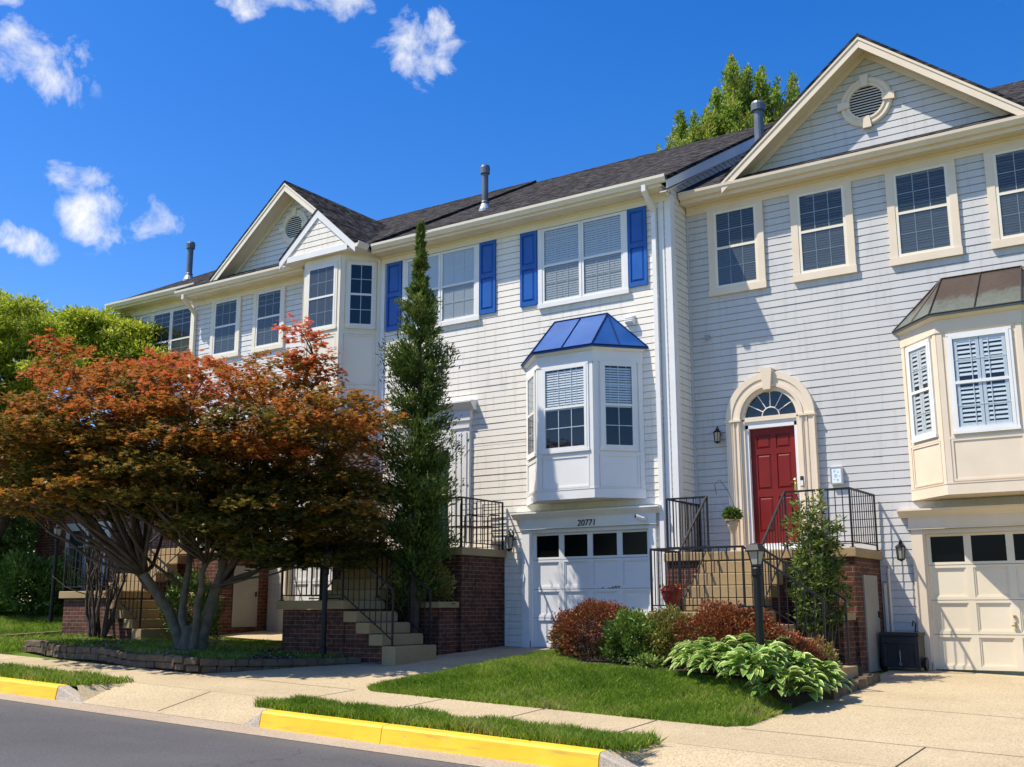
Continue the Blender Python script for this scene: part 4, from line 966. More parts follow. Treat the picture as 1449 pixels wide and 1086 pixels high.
sl.add([(x, y, ptop(x, y) + .015) for x, y in poly] + [(x, y, gz(x, y) - .1) for x, y in poly], [tuple(range(len(poly)))] + [(i, (i + 1) % len(poly), len(poly) + (i + 1) % len(poly), len(poly) + i) for i in range(len(poly))])
tag(obj('planting_bed_soil', sl, M['soil']), kind='structure')
def inpoly(x, y, P):
    r = np.zeros(len(x), bool); j = len(P) - 1
    for i in range(len(P)):
        xi, yi = P[i]; xj, yj = P[j]
        c = ((yi > y) != (yj > y)) & (x < (xj - xi) * (y - yi) / (yj - yi + 1e-12) + xi); r ^= c; j = i
    return r
zb = lambda x, y: base(x) - .14
grass('ground_cover', -10.5, -4.2, -5.85, -1.6, 800, .075, 'weedy ground cover growing in the bed under the red maple', keep=lambda x, y: inpoly(x, y, poly) & (np.sin(x * 3.1 + 1) * np.cos(y * 2.7) > -.25), zfun=zb, wid=.014)
n = 6500; gx = RNG.uniform(-10, -4.2, n); gy = RNG.uniform(-5.8, -3.2, n); k = inpoly(gx, gy, poly); gx, gy = gx[k], gy[k]
V = np.stack([gx, gy, base(gx) - .12], 1); dq = sph(len(V)) * [1, 1, .3]
tag(leaves('leaf_litter', V, dq, .07, .045, RNG.uniform(0, 1, len(V)), leaf_mat('dry_leaf_litter', [(0, (.10, .085, .06)), (.6, (.22, .2, .15)), (1, (.36, .32, .25))], .1), nrm=np.tile([0, .2, 1.], (len(V), 1))), 'pale leaf litter scattered under the red maple', 'leaf litter', kind='stuff')
for pts, lab in (([(-12.75, -5.3), (-12.25, -1.75)], 'weathered timber edging along the far-left grass'), ([(-10.85, -4.9), (-10.6, -2.0)], 'shorter weathered timber edging beside the block wall')):
    mb = MB(**W0); (x0, y0), (x1, y1) = pts
    a = [(x0, y0), (x1, y1), (x1 + .14, y1), (x0 + .14, y0)]
    mb.add([(x, y, gz(x, y) - .05) for x, y in a] + [(x, y, gz(x, y) + .13) for x, y in a], [(3, 2, 1, 0), (4, 5, 6, 7), (0, 1, 5, 4), (1, 2, 6, 5), (2, 3, 7, 6), (3, 0, 4, 7)])
    o = bevel(obj('timber_edging', mb, M['timber']), .012); tag(o, lab, 'edging')
# shrub bed in front of the grey house
grid('planting_bed_soil', -1.9, 3.5, -4.7, -.75, 50, M['soil'], lambda x, y: gz(x, y) + mound(x, y) + .015, keep=lambda x, y: y > bed_edge(x) + .05)
T = MB(**W0)
for (x, y) in [(3.62 + .01 * math.sin(k * 5), -3.2 + .35 * k) for k in range(6)]:
    z0 = gz(x, y) - .005; T.add([(x + a + random.uniform(-.01, .01), y + b + random.uniform(-.01, .01), z0 + c) for c, s in ((-.05, 1), (.10, 1), (.125, .85)) for a, b in ((-.09 * s, -.165 * s), (.09 * s, -.165 * s), (.09 * s, .165 * s), (-.09 * s, .165 * s))],
        [(0, 1, 5, 4), (1, 2, 6, 5), (2, 3, 7, 6), (3, 0, 4, 7), (4, 5, 9, 8), (5, 6, 10, 9), (6, 7, 11, 10), (7, 4, 8, 11), (8, 9, 10, 11)])
tag(obj('stone_edging', T, M['block']), 'row of low stone edging blocks between the hosta bed and the right driveway', 'edging')

# ------------------------------------------------------------------ camera frame (used to convert survey angles to places)
CP = Vector((8.24, -17.4, .71)); yaw, pit, rol = R(-33.777), R(11.669), R(-.081); FPX = 1542.
fw = Vector((math.sin(yaw) * math.cos(pit), math.cos(yaw) * math.cos(pit), math.sin(pit)))
rt_ = Vector((math.cos(yaw), -math.sin(yaw), 0)); up_ = rt_.cross(fw)
r2 = rt_ * math.cos(rol) + up_ * math.sin(rol); u2 = -rt_ * math.sin(rol) + up_ * math.cos(rol)

# ------------------------------------------------------------------ trees
def limb(mb, a, b, r0, r1, bend=.12, n=7, sides=7):
    a, b = Vector(a), Vector(b); L = (b - a).length; o = Vector(RNG.normal(size=3)) * bend * L; P = []; Rr = []
    for i in range(n):
        t = i / (n - 1); P.append(a.lerp(b, t) + o * math.sin(math.pi * t) * .5 + Vector(RNG.normal(size=3)) * .012 * L * (0 < i < n - 1)); Rr.append(r0 * (1 - t) + r1 * t)
    mb.tube(P, Rr, sides); return P
# red Japanese maple
mx, my = -7.0, -4.5; mz = ptop(mx, my)
MT = thing('maple_tree', (mx, my, mz), 'spreading red and bronze maple with several trunks in the block-edged bed', 'tree')
vn = Vector((r2.x, r2.y, 0)).normalized(); dn = Vector((fw.x, fw.y, 0)).normalized()
ctr = Vector((mx, my, 0)); dep0 = (ctr - CP).dot(Vector((fw.x, fw.y, fw.z)))
def place(px, py, off):              # survey angle + depth offset from the trunk plane
    d = fw * FPX + r2 * (px - 724.5) + u2 * (543 - py)
    t = ((ctr - CP).dot(dn) + off) / d.dot(dn); return CP + d * t
OUT = [(-25, 700), (-30, 600), (5, 560), (40, 580), (35, 520), (70, 478), (120, 488), (150, 525), (185, 495), (230, 500), (275, 490), (330, 500), (380, 505), (402, 490), (418, 452), (436, 448), (462, 480), (488, 520), (505, 555), (540, 585), (540, 625), (578, 690), (572, 755), (520, 792), (430, 800), (350, 792), (290, 762), (230, 735), (190, 728), (120, 722), (50, 722), (-25, 735)]
OA = np.array(OUT, float)
pads = []
tries = 0
while len(pads) < 235 and tries < 20000:
    tries += 1
    px, py = RNG.uniform(-30, 580), RNG.uniform(448, 802)
    small = (px > 395 and py < 545) or (px < 170 and py < 530); mr = 12 if small else 30
    if not inpoly(np.array([px, max(px - mr, -28), px + mr, px]), np.array([py, py, py, py - mr * .55]), OUT).all(): continue
    lim = 2.3 * math.sqrt(max(0, 1 - ((px - 280) / 330) ** 2)) * (1 if py > 520 else .55)
    if px > 395 and py < 560: lim = .55
    off = RNG.uniform(-lim, lim); q = place(px, py, off)
    if any((q - p[0]).length < .35 for p in pads): continue
    pads.append((q, RNG.uniform(.24, .38) if small else RNG.uniform(.32, .68), RNG.uniform(.12, .30), py))
for (px, py) in ((426, 462), (430, 485), (440, 505), (422, 512), (455, 525), (100, 492), (75, 484)): pads.append((place(px, py, RNG.uniform(-.3, .3)), .24, .14, py))
mb = MB(**W0)
bs = Vector((mx, my, mz - .1)); fork = []
lean = [((-.95, .1, 1.45), .125), ((-.22, .35, 1.8), .085), ((.48, -.1, 1.8), .125), ((.30, -.45, 1.6), .075)]
for (dx, dy, dz), r0 in lean:
    dv = vn * dx + dn * dy
    st = bs + vn * dx * .13 + dn * dy * .13
    P = limb(mb, st, bs + dv + Vector((0, 0, dz)), r0, r0 * .6, .10, 8, 9); fork.append((P[-1], r0 * .6)); fork.append((P[5], r0 * .7))
for i in range(9):
    w_ = i * .7; mb.tube([bs + Vector((math.cos(w_) * .22, math.sin(w_) * .22, -.03)), bs + Vector((math.cos(w_) * .15, math.sin(w_) * .15, .16)), bs + Vector((math.cos(w_) * .08, math.sin(w_) * .08, .55))], [.085, .08, .06], 7)
obj('trunk', mb, M['bark'], MT, smooth=True, fix=False); mb = MB(**W0)
sec = []
for q, r, h, py in pads:
    f_, rf = min(fork, key=lambda t: (t[0] - q).length + RNG.uniform(0, .8))
    if len(sec) < 26 or RNG.uniform() < .3:
        P = limb(mb, f_, q + Vector((0, 0, -h * .6)), min(rf * .55, .05), .010, .14, 8, 6); sec.append(P)
    else:
        P0 = min((p for P in sec for p in P[2:]), key=lambda p: (p - q).length)
        limb(mb, P0, q + Vector((0, 0, -h * .6)), .016, .006, .12, 6, 5)
obj('limbs', mb, M['bark_dark'], MT, smooth=True, fix=False)  # darker bark than the trunk: shade under the crown put into the colour
PP, DD, LL, WW, RR, NN = [], [], [], [], [], []
shoots = []
for q, r, h, py in pads:
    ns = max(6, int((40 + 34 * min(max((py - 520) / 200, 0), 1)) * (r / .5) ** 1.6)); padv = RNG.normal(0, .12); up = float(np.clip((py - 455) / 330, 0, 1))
    for k in range(ns):                                  # each spray: a short twig carrying palmate leaves
        a = RNG.uniform(0, 6.283); rr = r * math.sqrt(RNG.uniform(0, 1)); ln = RNG.uniform(.16, .34)
        st = np.array([q.x + rr * math.cos(a), q.y + rr * math.sin(a), q.z + h * (1 - (rr / r) ** 2) * RNG.uniform(-.6, 1.1) - .08 * (rr / r) ** 2])
        a2 = a + RNG.normal(0, .5); tw = np.array([math.cos(a2), math.sin(a2), RNG.normal(.10 if py < 560 else -.05, .28)]); tw /= np.linalg.norm(tw)
        nlf = RNG.integers(8, 14); u = np.sort(RNG.uniform(0, 1, nlf)); c = st + tw * ln * u[:, None] + RNG.normal(0, .025, (nlf, 3))
        hd = a2 + RNG.normal(0, .9, nlf); nz = np.stack([RNG.normal(0, .38, nlf), RNG.normal(0, .38, nlf), np.ones(nlf)], 1); nz /= np.linalg.norm(nz, axis=1, keepdims=True)
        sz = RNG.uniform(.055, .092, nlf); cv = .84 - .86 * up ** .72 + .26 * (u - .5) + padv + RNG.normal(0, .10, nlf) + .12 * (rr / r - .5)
        for ang, f_ in ((-1.25, .62), (-.62, .88), (0, 1.), (.62, .88), (1.25, .62)):
            d = np.stack([np.cos(hd + ang), np.sin(hd + ang), np.full(nlf, -.22)], 1); d -= nz * np.sum(d * nz, 1, keepdims=True)
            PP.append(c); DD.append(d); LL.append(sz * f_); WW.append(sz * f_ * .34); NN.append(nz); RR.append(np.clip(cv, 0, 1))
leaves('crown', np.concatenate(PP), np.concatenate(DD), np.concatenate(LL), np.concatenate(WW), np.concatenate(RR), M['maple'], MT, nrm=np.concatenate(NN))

# columnar spruce
sx, sy = -3.98, -2.15; s0 = gz(sx, sy)
ST = thing('spruce_tree', (sx, sy, s0), 'narrow pointed dark green spruce beside the stoop of the white house', 'tree')
mb = MB(**W0); limb(mb, (sx, sy, s0 - .1), (sx - .05, sy, 3.), .10, .07, .02, 8, 9); limb(mb, (sx - .05, sy, 3.), (sx - .02, sy, 7.6), .07, .012, .01, 8, 7)
PP, DD, RR = [], [], []
for i in range(500):
    t = RNG.uniform(0, 1) ** .85; z = 7.75 - t * 6.9
    r = np.interp(z, [1.3, 1.8, 2.6, 3.6, 4.6, 5.6, 6.3, 6.8, 7.3, 7.8], [.34, .50, .64, .66, .55, .42, .26, .10, .04, .01]) * RNG.uniform(.45, 1.25) * (1 + .22 * math.sin(z * 5.3 + 1.5 * math.sin(z * 2.1)))
    if z < 1.6 and RNG.uniform() < .35: continue
    a = RNG.uniform(0, 6.283); d = np.array([math.cos(a), math.sin(a), 0]); rise = (.30 if z < 4.5 else .55) + .25 * RNG.uniform()
    p0 = np.array([sx - .04, sy, z - r * rise]); p1 = p0 + d * r + [0, 0, r * rise + .05]
    if i % 3 == 0 and r > .15: mb.tube([tuple(p0), tuple(p0 * .5 + p1 * .5 - [0, 0, .03]), tuple(p1)], [.012, .009, .004], 4)
    m_ = 110; s = RNG.uniform(.3, 1.08, m_); side = RNG.normal(0, 1, (m_, 3)) * (.010 + .042 * r / .5)
    q = p0 + (p1 - p0) * s[:, None] + side
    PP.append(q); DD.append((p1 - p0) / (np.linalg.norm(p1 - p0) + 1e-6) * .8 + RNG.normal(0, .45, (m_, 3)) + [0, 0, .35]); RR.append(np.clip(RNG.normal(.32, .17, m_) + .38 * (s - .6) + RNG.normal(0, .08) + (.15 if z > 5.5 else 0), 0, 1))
obj('trunk', mb, M['bark_dark'], ST, smooth=True, fix=False)
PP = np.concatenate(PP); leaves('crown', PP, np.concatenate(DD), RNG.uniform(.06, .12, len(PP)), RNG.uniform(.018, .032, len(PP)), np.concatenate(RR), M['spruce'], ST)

def blob_tree(name, label, x, y, z0, blobs, m, bark, trunks, nleaf, L, Wd, bias=.5, sd=.2, droop=0., group=None, rtrunk=.16, upright=0., shell=.55):
    T = thing(name, (x, y, z0), label, 'tree' if 'tree' in name else 'shrub', group); mb = MB(**W0); F = []
    for t in trunks:
        P = limb(mb, (x, y, z0 - .15), t, rtrunk, rtrunk * .5, .08, 8, 8); F += P[3:]
    PP, DD, RR, LL = [], [], [], []
    tot = sum((b[3] * b[4]) for b in blobs)
    for bx, by, bz, rx, rz in blobs:
        q = Vector((bx, by, bz)); f_ = min(F, key=lambda p: (p - q).length) if F else Vector((x, y, z0))
        limb(mb, f_, q - Vector((0, 0, rz * .2)), max(.012, rtrunk * .22), .007, .10, 6, 5)
        n_ = int(nleaf * rx * rz / tot); d = sph(n_); rad = RNG.uniform(shell, 1.08, n_)[:, None] * (1 + .22 * np.sin(d[:, :1] * 6 + bx * 3) * np.cos(d[:, 1:2] * 5 + bz * 2))
        c = d * rad * [rx, rx, rz] + [bx, by, bz]
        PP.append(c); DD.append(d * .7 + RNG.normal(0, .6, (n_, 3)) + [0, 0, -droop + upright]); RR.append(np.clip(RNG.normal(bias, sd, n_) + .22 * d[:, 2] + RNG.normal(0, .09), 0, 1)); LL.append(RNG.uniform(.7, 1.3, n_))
    obj('trunk', mb, bark, T, smooth=True, fix=False)
    PP = np.concatenate(PP); LL = np.concatenate(LL)
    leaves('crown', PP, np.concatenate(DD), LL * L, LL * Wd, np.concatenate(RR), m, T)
    return T
# yellow-green locust at the left edge: feathery horizontal sprays
ctr = Vector((-17.2, -1.0, 0)); B = []
while len(B) < 210:
    px, py = RNG.uniform(-80, 250), RNG.uniform(398, 680)
    top = np.interp(px, [-230, -60, 10, 60, 110, 150, 200, 255], [420, 396, 418, 432, 442, 438, 458, 500])
    if py < top + 6 or (px > 60 and py > 540): continue
    q = place(px, py, RNG.uniform(-1.8, 1.8) if px < 110 else RNG.uniform(-.6, .8)); B.append((q.x, q.y, q.z, RNG.uniform(.35, .62), RNG.uniform(.13, .24)))
for k in range(70):
    px = RNG.uniform(95, 235); q = place(px, np.interp(px, [95, 150, 200, 235], [440, 440, 462, 486]) + RNG.uniform(4, 60), RNG.uniform(-.8, .8)); B.append((q.x, q.y, q.z, RNG.uniform(.25, .42), RNG.uniform(.12, .2)))
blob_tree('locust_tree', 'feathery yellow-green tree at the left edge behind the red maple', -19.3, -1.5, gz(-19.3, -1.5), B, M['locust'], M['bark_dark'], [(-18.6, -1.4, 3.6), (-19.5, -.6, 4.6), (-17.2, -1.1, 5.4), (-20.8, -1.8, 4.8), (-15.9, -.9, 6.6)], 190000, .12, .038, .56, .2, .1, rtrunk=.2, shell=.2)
B = []
while len(B) < 110:
    px, py = RNG.uniform(-160, 30), RNG.uniform(600, 860)
    q = place(px, py, RNG.uniform(.5, 4.0)); B.append((q.x, q.y, q.z, RNG.uniform(.4, .7), RNG.uniform(.3, .5)))
for k in range(22):
    q = place(RNG.uniform(18, 50), RNG.uniform(640, 800), RNG.uniform(3.5, 7.)); B.append((q.x, q.y, q.z, RNG.uniform(.4, .6), RNG.uniform(.4, .6)))
blob_tree('understorey_tree', 'dark leafy tree standing at the far left edge beyond the brick wall', -22.5, 1.5, .7, B, M['boxwood'], M['bark_dark'], [(-22.5, 1.5, 4.0), (-21.2, 1.2, 4.4), (-24.2, 1.8, 4.2)], 52000, .12, .05, .3, .2, rtrunk=.14)
# tree behind the roofs
ctr = Vector((-4.7, 17., 0)); B = []
for tx, ty, w_ in ((1036, 84, 15), (1058, 96, 12), (1078, 98, 12), (1016, 128, 14), (1100, 112, 10), (1120, 104, 9), (1128, 140, 12), (1000, 160, 12), (982, 160, 10), (962, 162, 12), (948, 192, 9), (932, 206, 7), (1046, 120, 18), (1070, 140, 18), (1112, 150, 16), (972, 195, 14)):
    y_ = ty + 2.
    while y_ < 250:
        f_ = min(1., .22 + (y_ - ty) / 55.); q = place(tx + RNG.normal(0, w_ * .3 * f_), y_, RNG.uniform(-1.3, 1.3) * f_); r_ = w_ * .031 * f_ * RNG.uniform(.7, 1.15); B.append((q.x, q.y, q.z, r_, r_ * 1.5)); y_ += 5 + 8 * f_
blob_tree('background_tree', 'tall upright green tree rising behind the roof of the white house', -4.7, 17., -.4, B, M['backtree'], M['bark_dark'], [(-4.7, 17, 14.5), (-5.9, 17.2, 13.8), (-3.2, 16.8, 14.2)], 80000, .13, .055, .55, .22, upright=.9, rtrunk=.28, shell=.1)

# ------------------------------------------------------------------ shrubs and small plants
def shrub(name, label, x, y, rx, ry, h, m, n, L, Wd, bias=.5, sd=.2, lump=.14, cat='shrub', upright=.4, group=None, z0=None, shell=.8):
    z0 = gz(x, y) if z0 is None else z0; T = thing(name, (x, y, z0), label, cat, group); mb = MB(**W0)
    for i in range(9):
        a = RNG.uniform(0, 6.283); rr = RNG.uniform(.3, .75); limb(mb, (x + .06 * math.cos(a), y + .06 * math.sin(a), z0 - .05), (x + rx * rr * math.cos(a), y + ry * rr * math.sin(a), z0 + h * RNG.uniform(.5, .8)), .014, .005, .1, 5, 5)
    obj('stem', mb, M['bark_dark'], T, fix=False)
    d = sph(int(n * 1.4)); d = d[d[:, 2] > -.62][:n]; n_ = len(d)
    k = 1 + lump * (np.sin(d[:, 0] * 7 + x * 3) * np.cos(d[:, 1] * 6 + y) + .6 * np.sin(d[:, 2] * 8 + d[:, 0] * 5 + x)) + .05 * RNG.normal(size=n_)
    rad = k * RNG.uniform(shell, 1.03, n_); c = d * rad[:, None] * [rx, ry, h * .56] + [x, y, z0 + h * .46]; c[:, 2] = np.maximum(c[:, 2], z0 + .01)
    patch = .16 * np.sin(c[:, 0] * 5 + 1) * np.cos(c[:, 2] * 6 + c[:, 1] * 4)
    dr_ = d * .8 + RNG.normal(0, .5, (n_, 3)) + [0, 0, upright]
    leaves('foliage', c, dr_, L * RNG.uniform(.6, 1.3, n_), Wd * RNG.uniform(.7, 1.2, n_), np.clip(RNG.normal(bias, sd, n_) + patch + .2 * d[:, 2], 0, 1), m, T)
    return T
gm = lambda x, y: gz(x, y) + float(mound(x, y))
def bsh(name, label, x, y, *a, **k): shrub(name, label, x, y, *a, z0=gm(x, y) - .02, **k)
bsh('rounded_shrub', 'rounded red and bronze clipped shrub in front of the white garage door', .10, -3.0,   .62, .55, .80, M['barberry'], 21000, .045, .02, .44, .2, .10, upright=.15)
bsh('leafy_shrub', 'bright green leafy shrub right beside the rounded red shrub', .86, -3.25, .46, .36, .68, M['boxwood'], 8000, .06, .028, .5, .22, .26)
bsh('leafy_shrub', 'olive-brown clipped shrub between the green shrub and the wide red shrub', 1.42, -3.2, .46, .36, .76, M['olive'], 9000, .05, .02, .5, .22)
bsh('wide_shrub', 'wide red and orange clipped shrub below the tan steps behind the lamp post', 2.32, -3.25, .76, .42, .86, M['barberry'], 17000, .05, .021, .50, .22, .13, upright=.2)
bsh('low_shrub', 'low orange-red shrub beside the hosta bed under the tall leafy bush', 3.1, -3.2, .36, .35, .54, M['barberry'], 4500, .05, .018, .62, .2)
bsh('low_shrub', 'small yellow-green shrub at the right end of the hosta bed', 3.36, -2.75, .2, .26, .62, M['nandina'], 1500, .07, .028, .8, .15)
bsh('seedling_clump', 'small pale green seedlings at the lawn edge below the olive shrub', 1.3, -3.72, .26, .14, .22, M['boxwood'], 260, .07, .025, .85, .15, cat='plant', shell=.2)
shrub('leafy_shrub', 'big leafy green bush at the far left below the brick wall', -17.6, -.9, 1.5, 1.0, 1.45, M['boxwood'], 13000, .13, .05, .48, .25, .2)
shrub('leafy_shrub', 'green shrub behind the trunks of the red maple beside the storage door', -9.35, -2.6, .55, .5, 1.25, M['boxwood'], 3200, .09, .04, .4, .2, .2)
shrub('leafy_shrub', 'shaded leafy shrub in the brick planter beside the spruce', -3.9, -1.72, .30, .26, .85, M['olive'], 1800, .075, .035, .6, .22, .2, z0=.72, shell=.4)
shrub('leafy_shrub', 'shaded shrub growing between the upper steps and the spruce', -4.35, -2.0, .3, .3, 1.5, M['olive'], 1700, .075, .032, .55, .22, .2, z0=.1, shell=.4)
# tall airy bush by the grey house's steps
bx_, by_ = 2.95, -1.5; bz_ = -.1
T = thing('tall_bush', (bx_, by_, bz_), 'tall airy green bush with bare stems in front of the right-hand brick stoop', 'shrub'); mb = MB(**W0); PP, DD, RR = [], [], []
for i in range(30):
    a = RNG.uniform(0, 6.283); rr = RNG.uniform(.03, .40); hh = RNG.uniform(1.1, 2.45) * (1 - .25 * rr)
    P = limb(mb, (bx_ + .12 * math.cos(a), by_ + .12 * math.sin(a), bz_), (bx_ + rr * math.cos(a), by_ + rr * math.sin(a), bz_ + hh), .013, .004, .08, 7, 5)
    for p in P[3:]:
        for k in range(4):
            q = np.array(p) + RNG.normal(0, .08, 3); m_ = 17; d = sph(m_) * [1, 1, .6] + [0, 0, .25]
            PP.append(np.repeat(q[None], m_, 0) + d * .03); DD.append(d); RR.append(np.clip(RNG.normal(.48 + .15 * (p.z - bz_ - 1.2), .2, m_), 0, 1))
obj('stem', mb, M['bark'], T, fix=False); PP = np.concatenate(PP); leaves('foliage', PP, np.concatenate(DD), RNG.uniform(.06, .12, len(PP)), RNG.uniform(.02, .036, len(PP)), np.concatenate(RR), M['nandina'], T)
# bare multi-stemmed bush by the far-left stoop
bx_, by_ = -10.5, -3.85; bz_ = gz(bx_, by_)
T = thing('bare_bush', (bx_, by_, bz_), 'bare dark multi-stemmed bush in front of the far-left brick stoop', 'shrub'); mb = MB(**W0)
for i in range(15):
    a = RNG.uniform(0, 6.283); rr = RNG.uniform(.1, .5); P = limb(mb, (bx_ + .1 * math.cos(a), by_ + .1 * math.sin(a), bz_ - .05), (bx_ + rr * math.cos(a), by_ + rr * math.sin(a), bz_ + RNG.uniform(1.3, 2.3)), .035, .010, .12, 7, 6)
    for p in P[3:]: limb(mb, p, p + Vector((RNG.normal(0, .25), RNG.normal(0, .25), RNG.uniform(.2, .6))), .01, .004, .1, 5, 4)
obj('stem', mb, M['bark_dark'], T, smooth=True, fix=False)
# hostas: broad variegated leaves arching from a crown
def hosta(x, y, s, label):
    z0 = gm(x, y); T = thing('hosta', (x, y, z0), label, 'plant', 'variegated hostas in the bed'); V, E, K = [], [], []
    nl = int(125 * s)
    for i in range(nl):
        a = RNG.uniform(0, 6.283); t = RNG.uniform(.15, 1); L = RNG.uniform(.17, .25) * s; reach = (.10 + .30 * t) * s; hgt = (.46 - .26 * t) * s * RNG.uniform(.85, 1.15)
        d = np.array([math.cos(a), math.sin(a), 0]); sd_ = np.array([-d[1], d[0], 0]); b0 = np.array([x, y, z0]) + d * reach * .75 + [0, 0, hgt]
        wv = L * RNG.uniform(.20, .27); r_ = RNG.uniform(0, 1); tw = RNG.normal(0, .25); sd_ = sd_ * math.cos(tw) + np.array([0, 0, 1]) * math.sin(tw)
        st = [0, .12, .35, .6, .82, 1.]; wd = [.12, .75, 1., .85, .48, .03]; pitch0 = 1.05 - .72 * t; rows = []
        c = b0.copy()
        for j, (u, w_) in enumerate(zip(st, wd)):
            if j: du = (u - st[j - 1]) * L; an = pitch0 - 1.15 * u; c = c + (d * math.cos(an) + np.array([0, 0, 1]) * math.sin(an)) * du
            up = np.array([0, 0, 1.]) * wv * w_ * .35
            rows.append([c - sd_ * wv * w_ + up, c - sd_ * wv * w_ * .62 + up * .4, c, c + sd_ * wv * w_ * .62 + up * .4, c + sd_ * wv * w_ + up])
        ed = [1, .5, 0, .5, 1]
        for j in range(5):
            for k in range(4):
                V += [rows[j][k], rows[j][k + 1], rows[j + 1][k + 1], rows[j + 1][k]]; ex = .5 if j == 4 else 0
                E += [ed[k], ed[k + 1], max(ed[k + 1], ex * 1.6), max(ed[k], ex * 1.6)]; K += [r_] * 4
    raw_quads('foliage', np.array(V), np.array(K), M['hosta'], T, 4, np.array(E))
for i, (x, y, s_, lab) in enumerate([(1.9, -3.72, .9, 'variegated hosta at the left end of the bed below the wide red shrub'), (2.25, -3.85, 1., 'variegated hosta just left of the lamp post foot'), (2.6, -4.1, .95, 'front-row variegated hosta at the lawn edge below the lamp post'),
    (2.8, -3.55, 1.1, 'tall variegated hosta right behind the foot of the right lamp post'), (3.0, -4.25, 1., 'front-row variegated hosta in the middle of the lawn edge'), (3.22, -3.8, 1.1, 'large variegated hosta behind the front row near the driveway'),
    (3.3, -4.45, 1., 'nearest variegated hosta at the corner of lawn and right driveway'), (3.42, -4.05, .95, 'variegated hosta beside the stone edging, second from the corner'), (3.42, -3.5, 1., 'variegated hosta beside the stone edging near the low shrubs'), (2.1, -4.05, .85, 'small variegated hosta at the lawn edge, farthest left of the front row'), (2.45, -4.32, .9, 'variegated hosta bulging furthest over the middle of the lawn edge'), (3.0, -4.6, .95, 'front-row variegated hosta just left of the nearest corner one')]): hosta(x + .1, y, s_ * .95, lab)

# ------------------------------------------------------------------ lamp posts
def lamp_post(x, y, z0, h, label, kind, arm, r=.042):
    T = thing('lamp_post', (x, y, z0), label, 'lamp post', 'black lamp posts in the front gardens'); mb = MB(**W0)
    hs = .36; q_ = .62 if kind == 'square' else 1.
    mb.lathe([(r * 1.25, -.3), (r * 1.25, .25), (r, .27), (r, h - hs - .12), (r * 1.3, h - hs - .1), (r * 1.3, h - hs - .02), (r, h - hs)], (x, y, z0), 14)
    if arm: mb.tube([(x - .24 * r2.x, y - .24 * r2.y, z0 + h - hs - .5), (x + .24 * r2.x, y + .24 * r2.y, z0 + h - hs - .5)], .011, 6)
    for s_ in ((-1, 1) if arm else ()): mb.lathe([(.004, -.02), (.02, 0), (.004, .02)], (x + s_ * .25 * r2.x, y + s_ * .25 * r2.y, z0 + h - hs - .5), 8)
    obj('post', mb, M['black_metal'], T)
    hd = MB(**W0); c = (x, y, z0 + h - hs); n, a0 = (4, math.pi / 4 - .2) if kind == 'square' else (6, .2)
    if kind == 'square':
        hd.lathe([(.06, 0), (.07, .02), (.07, .035)], c, n, a0); hd.lathe([(.145, .20), (.15, .215), (.085, .29), (.08, .30), (.02, .31)], c, n, a0)
        rb, rt2 = .065, .115
    else:
        hd.lathe([(.035, -.06), (.05, 0), (.085, .03), (.085, .05)], c, n, a0); hd.lathe([(.125, .22), (.125, .24), (.07, .30), (.03, .33), (.03, .35), (.012, .37), (.02, .40), (.004, .44)], c, n, a0); rb, rt2 = .08, .115
    for k in range(n):
        w_ = a0 + 2 * math.pi * k / n; hd.tube([(x + rb * math.cos(w_), y + rb * math.sin(w_), c[2] + .035), (x + rt2 * math.cos(w_), y + rt2 * math.sin(w_), c[2] + .22)], .008, 4)
    H = obj('lantern_head', hd, M['black_metal'], T)
    g = MB(**W0); g.lathe([(rb * .93, .036), (rt2 * .95, .219)], c, n, a0); obj('lantern_glass', g, M['lamp_glass'], H)
lamp_post(2.92, -3.75, -.25, 1.84, 'black lamp post with square lantern rising from the hosta bed', 'square', True, .055)
lamp_post(-4.62, -3.78, -.16, 1.9, 'black lamp post in the shade of the red maple before the middle stoop', 'hex', True, .045)
lamp_post(-15.2, -1.75, .30, 2.42, 'black lamp post with lantern head before the far-left brick wall', 'hex', False, .045)

# ------------------------------------------------------------------ loose things
T = thing('flower_pot', (1.16, -2.62, .64), 'red glazed urn with fluted rim beside the tan steps railing', 'plant pot')
mb = MB(**W0); cx_, cy_, cz_ = 1.14, -2.58, .662
mb.lathe([(.10, 0), (.11, .03), (.065, .06), (.075, .09), (.135, .22), (.15, .29), (.165, .30), (.165, .33), (.14, .33)], (cx_, cy_, cz_), 20)
for k in range(14): w_ = k * .449; mb.tube([(cx_ + .085 * math.cos(w_), cy_ + .085 * math.sin(w_), cz_ + .1), (cx_ + .148 * math.cos(w_), cy_ + .148 * math.sin(w_), cz_ + .28)], .010, 5)
o = obj('pot', mb, M['terracotta'], T)
PPp = np.array([[cx_, cy_, cz_ + .34]]) + RNG.normal(0, .06, (220, 3)) * [1, 1, .25]
leaves('foliage', PPp, sph(220) + [0, 0, .8], .05, .03, RNG.uniform(.7, 1, 220), M['barberry'], T)
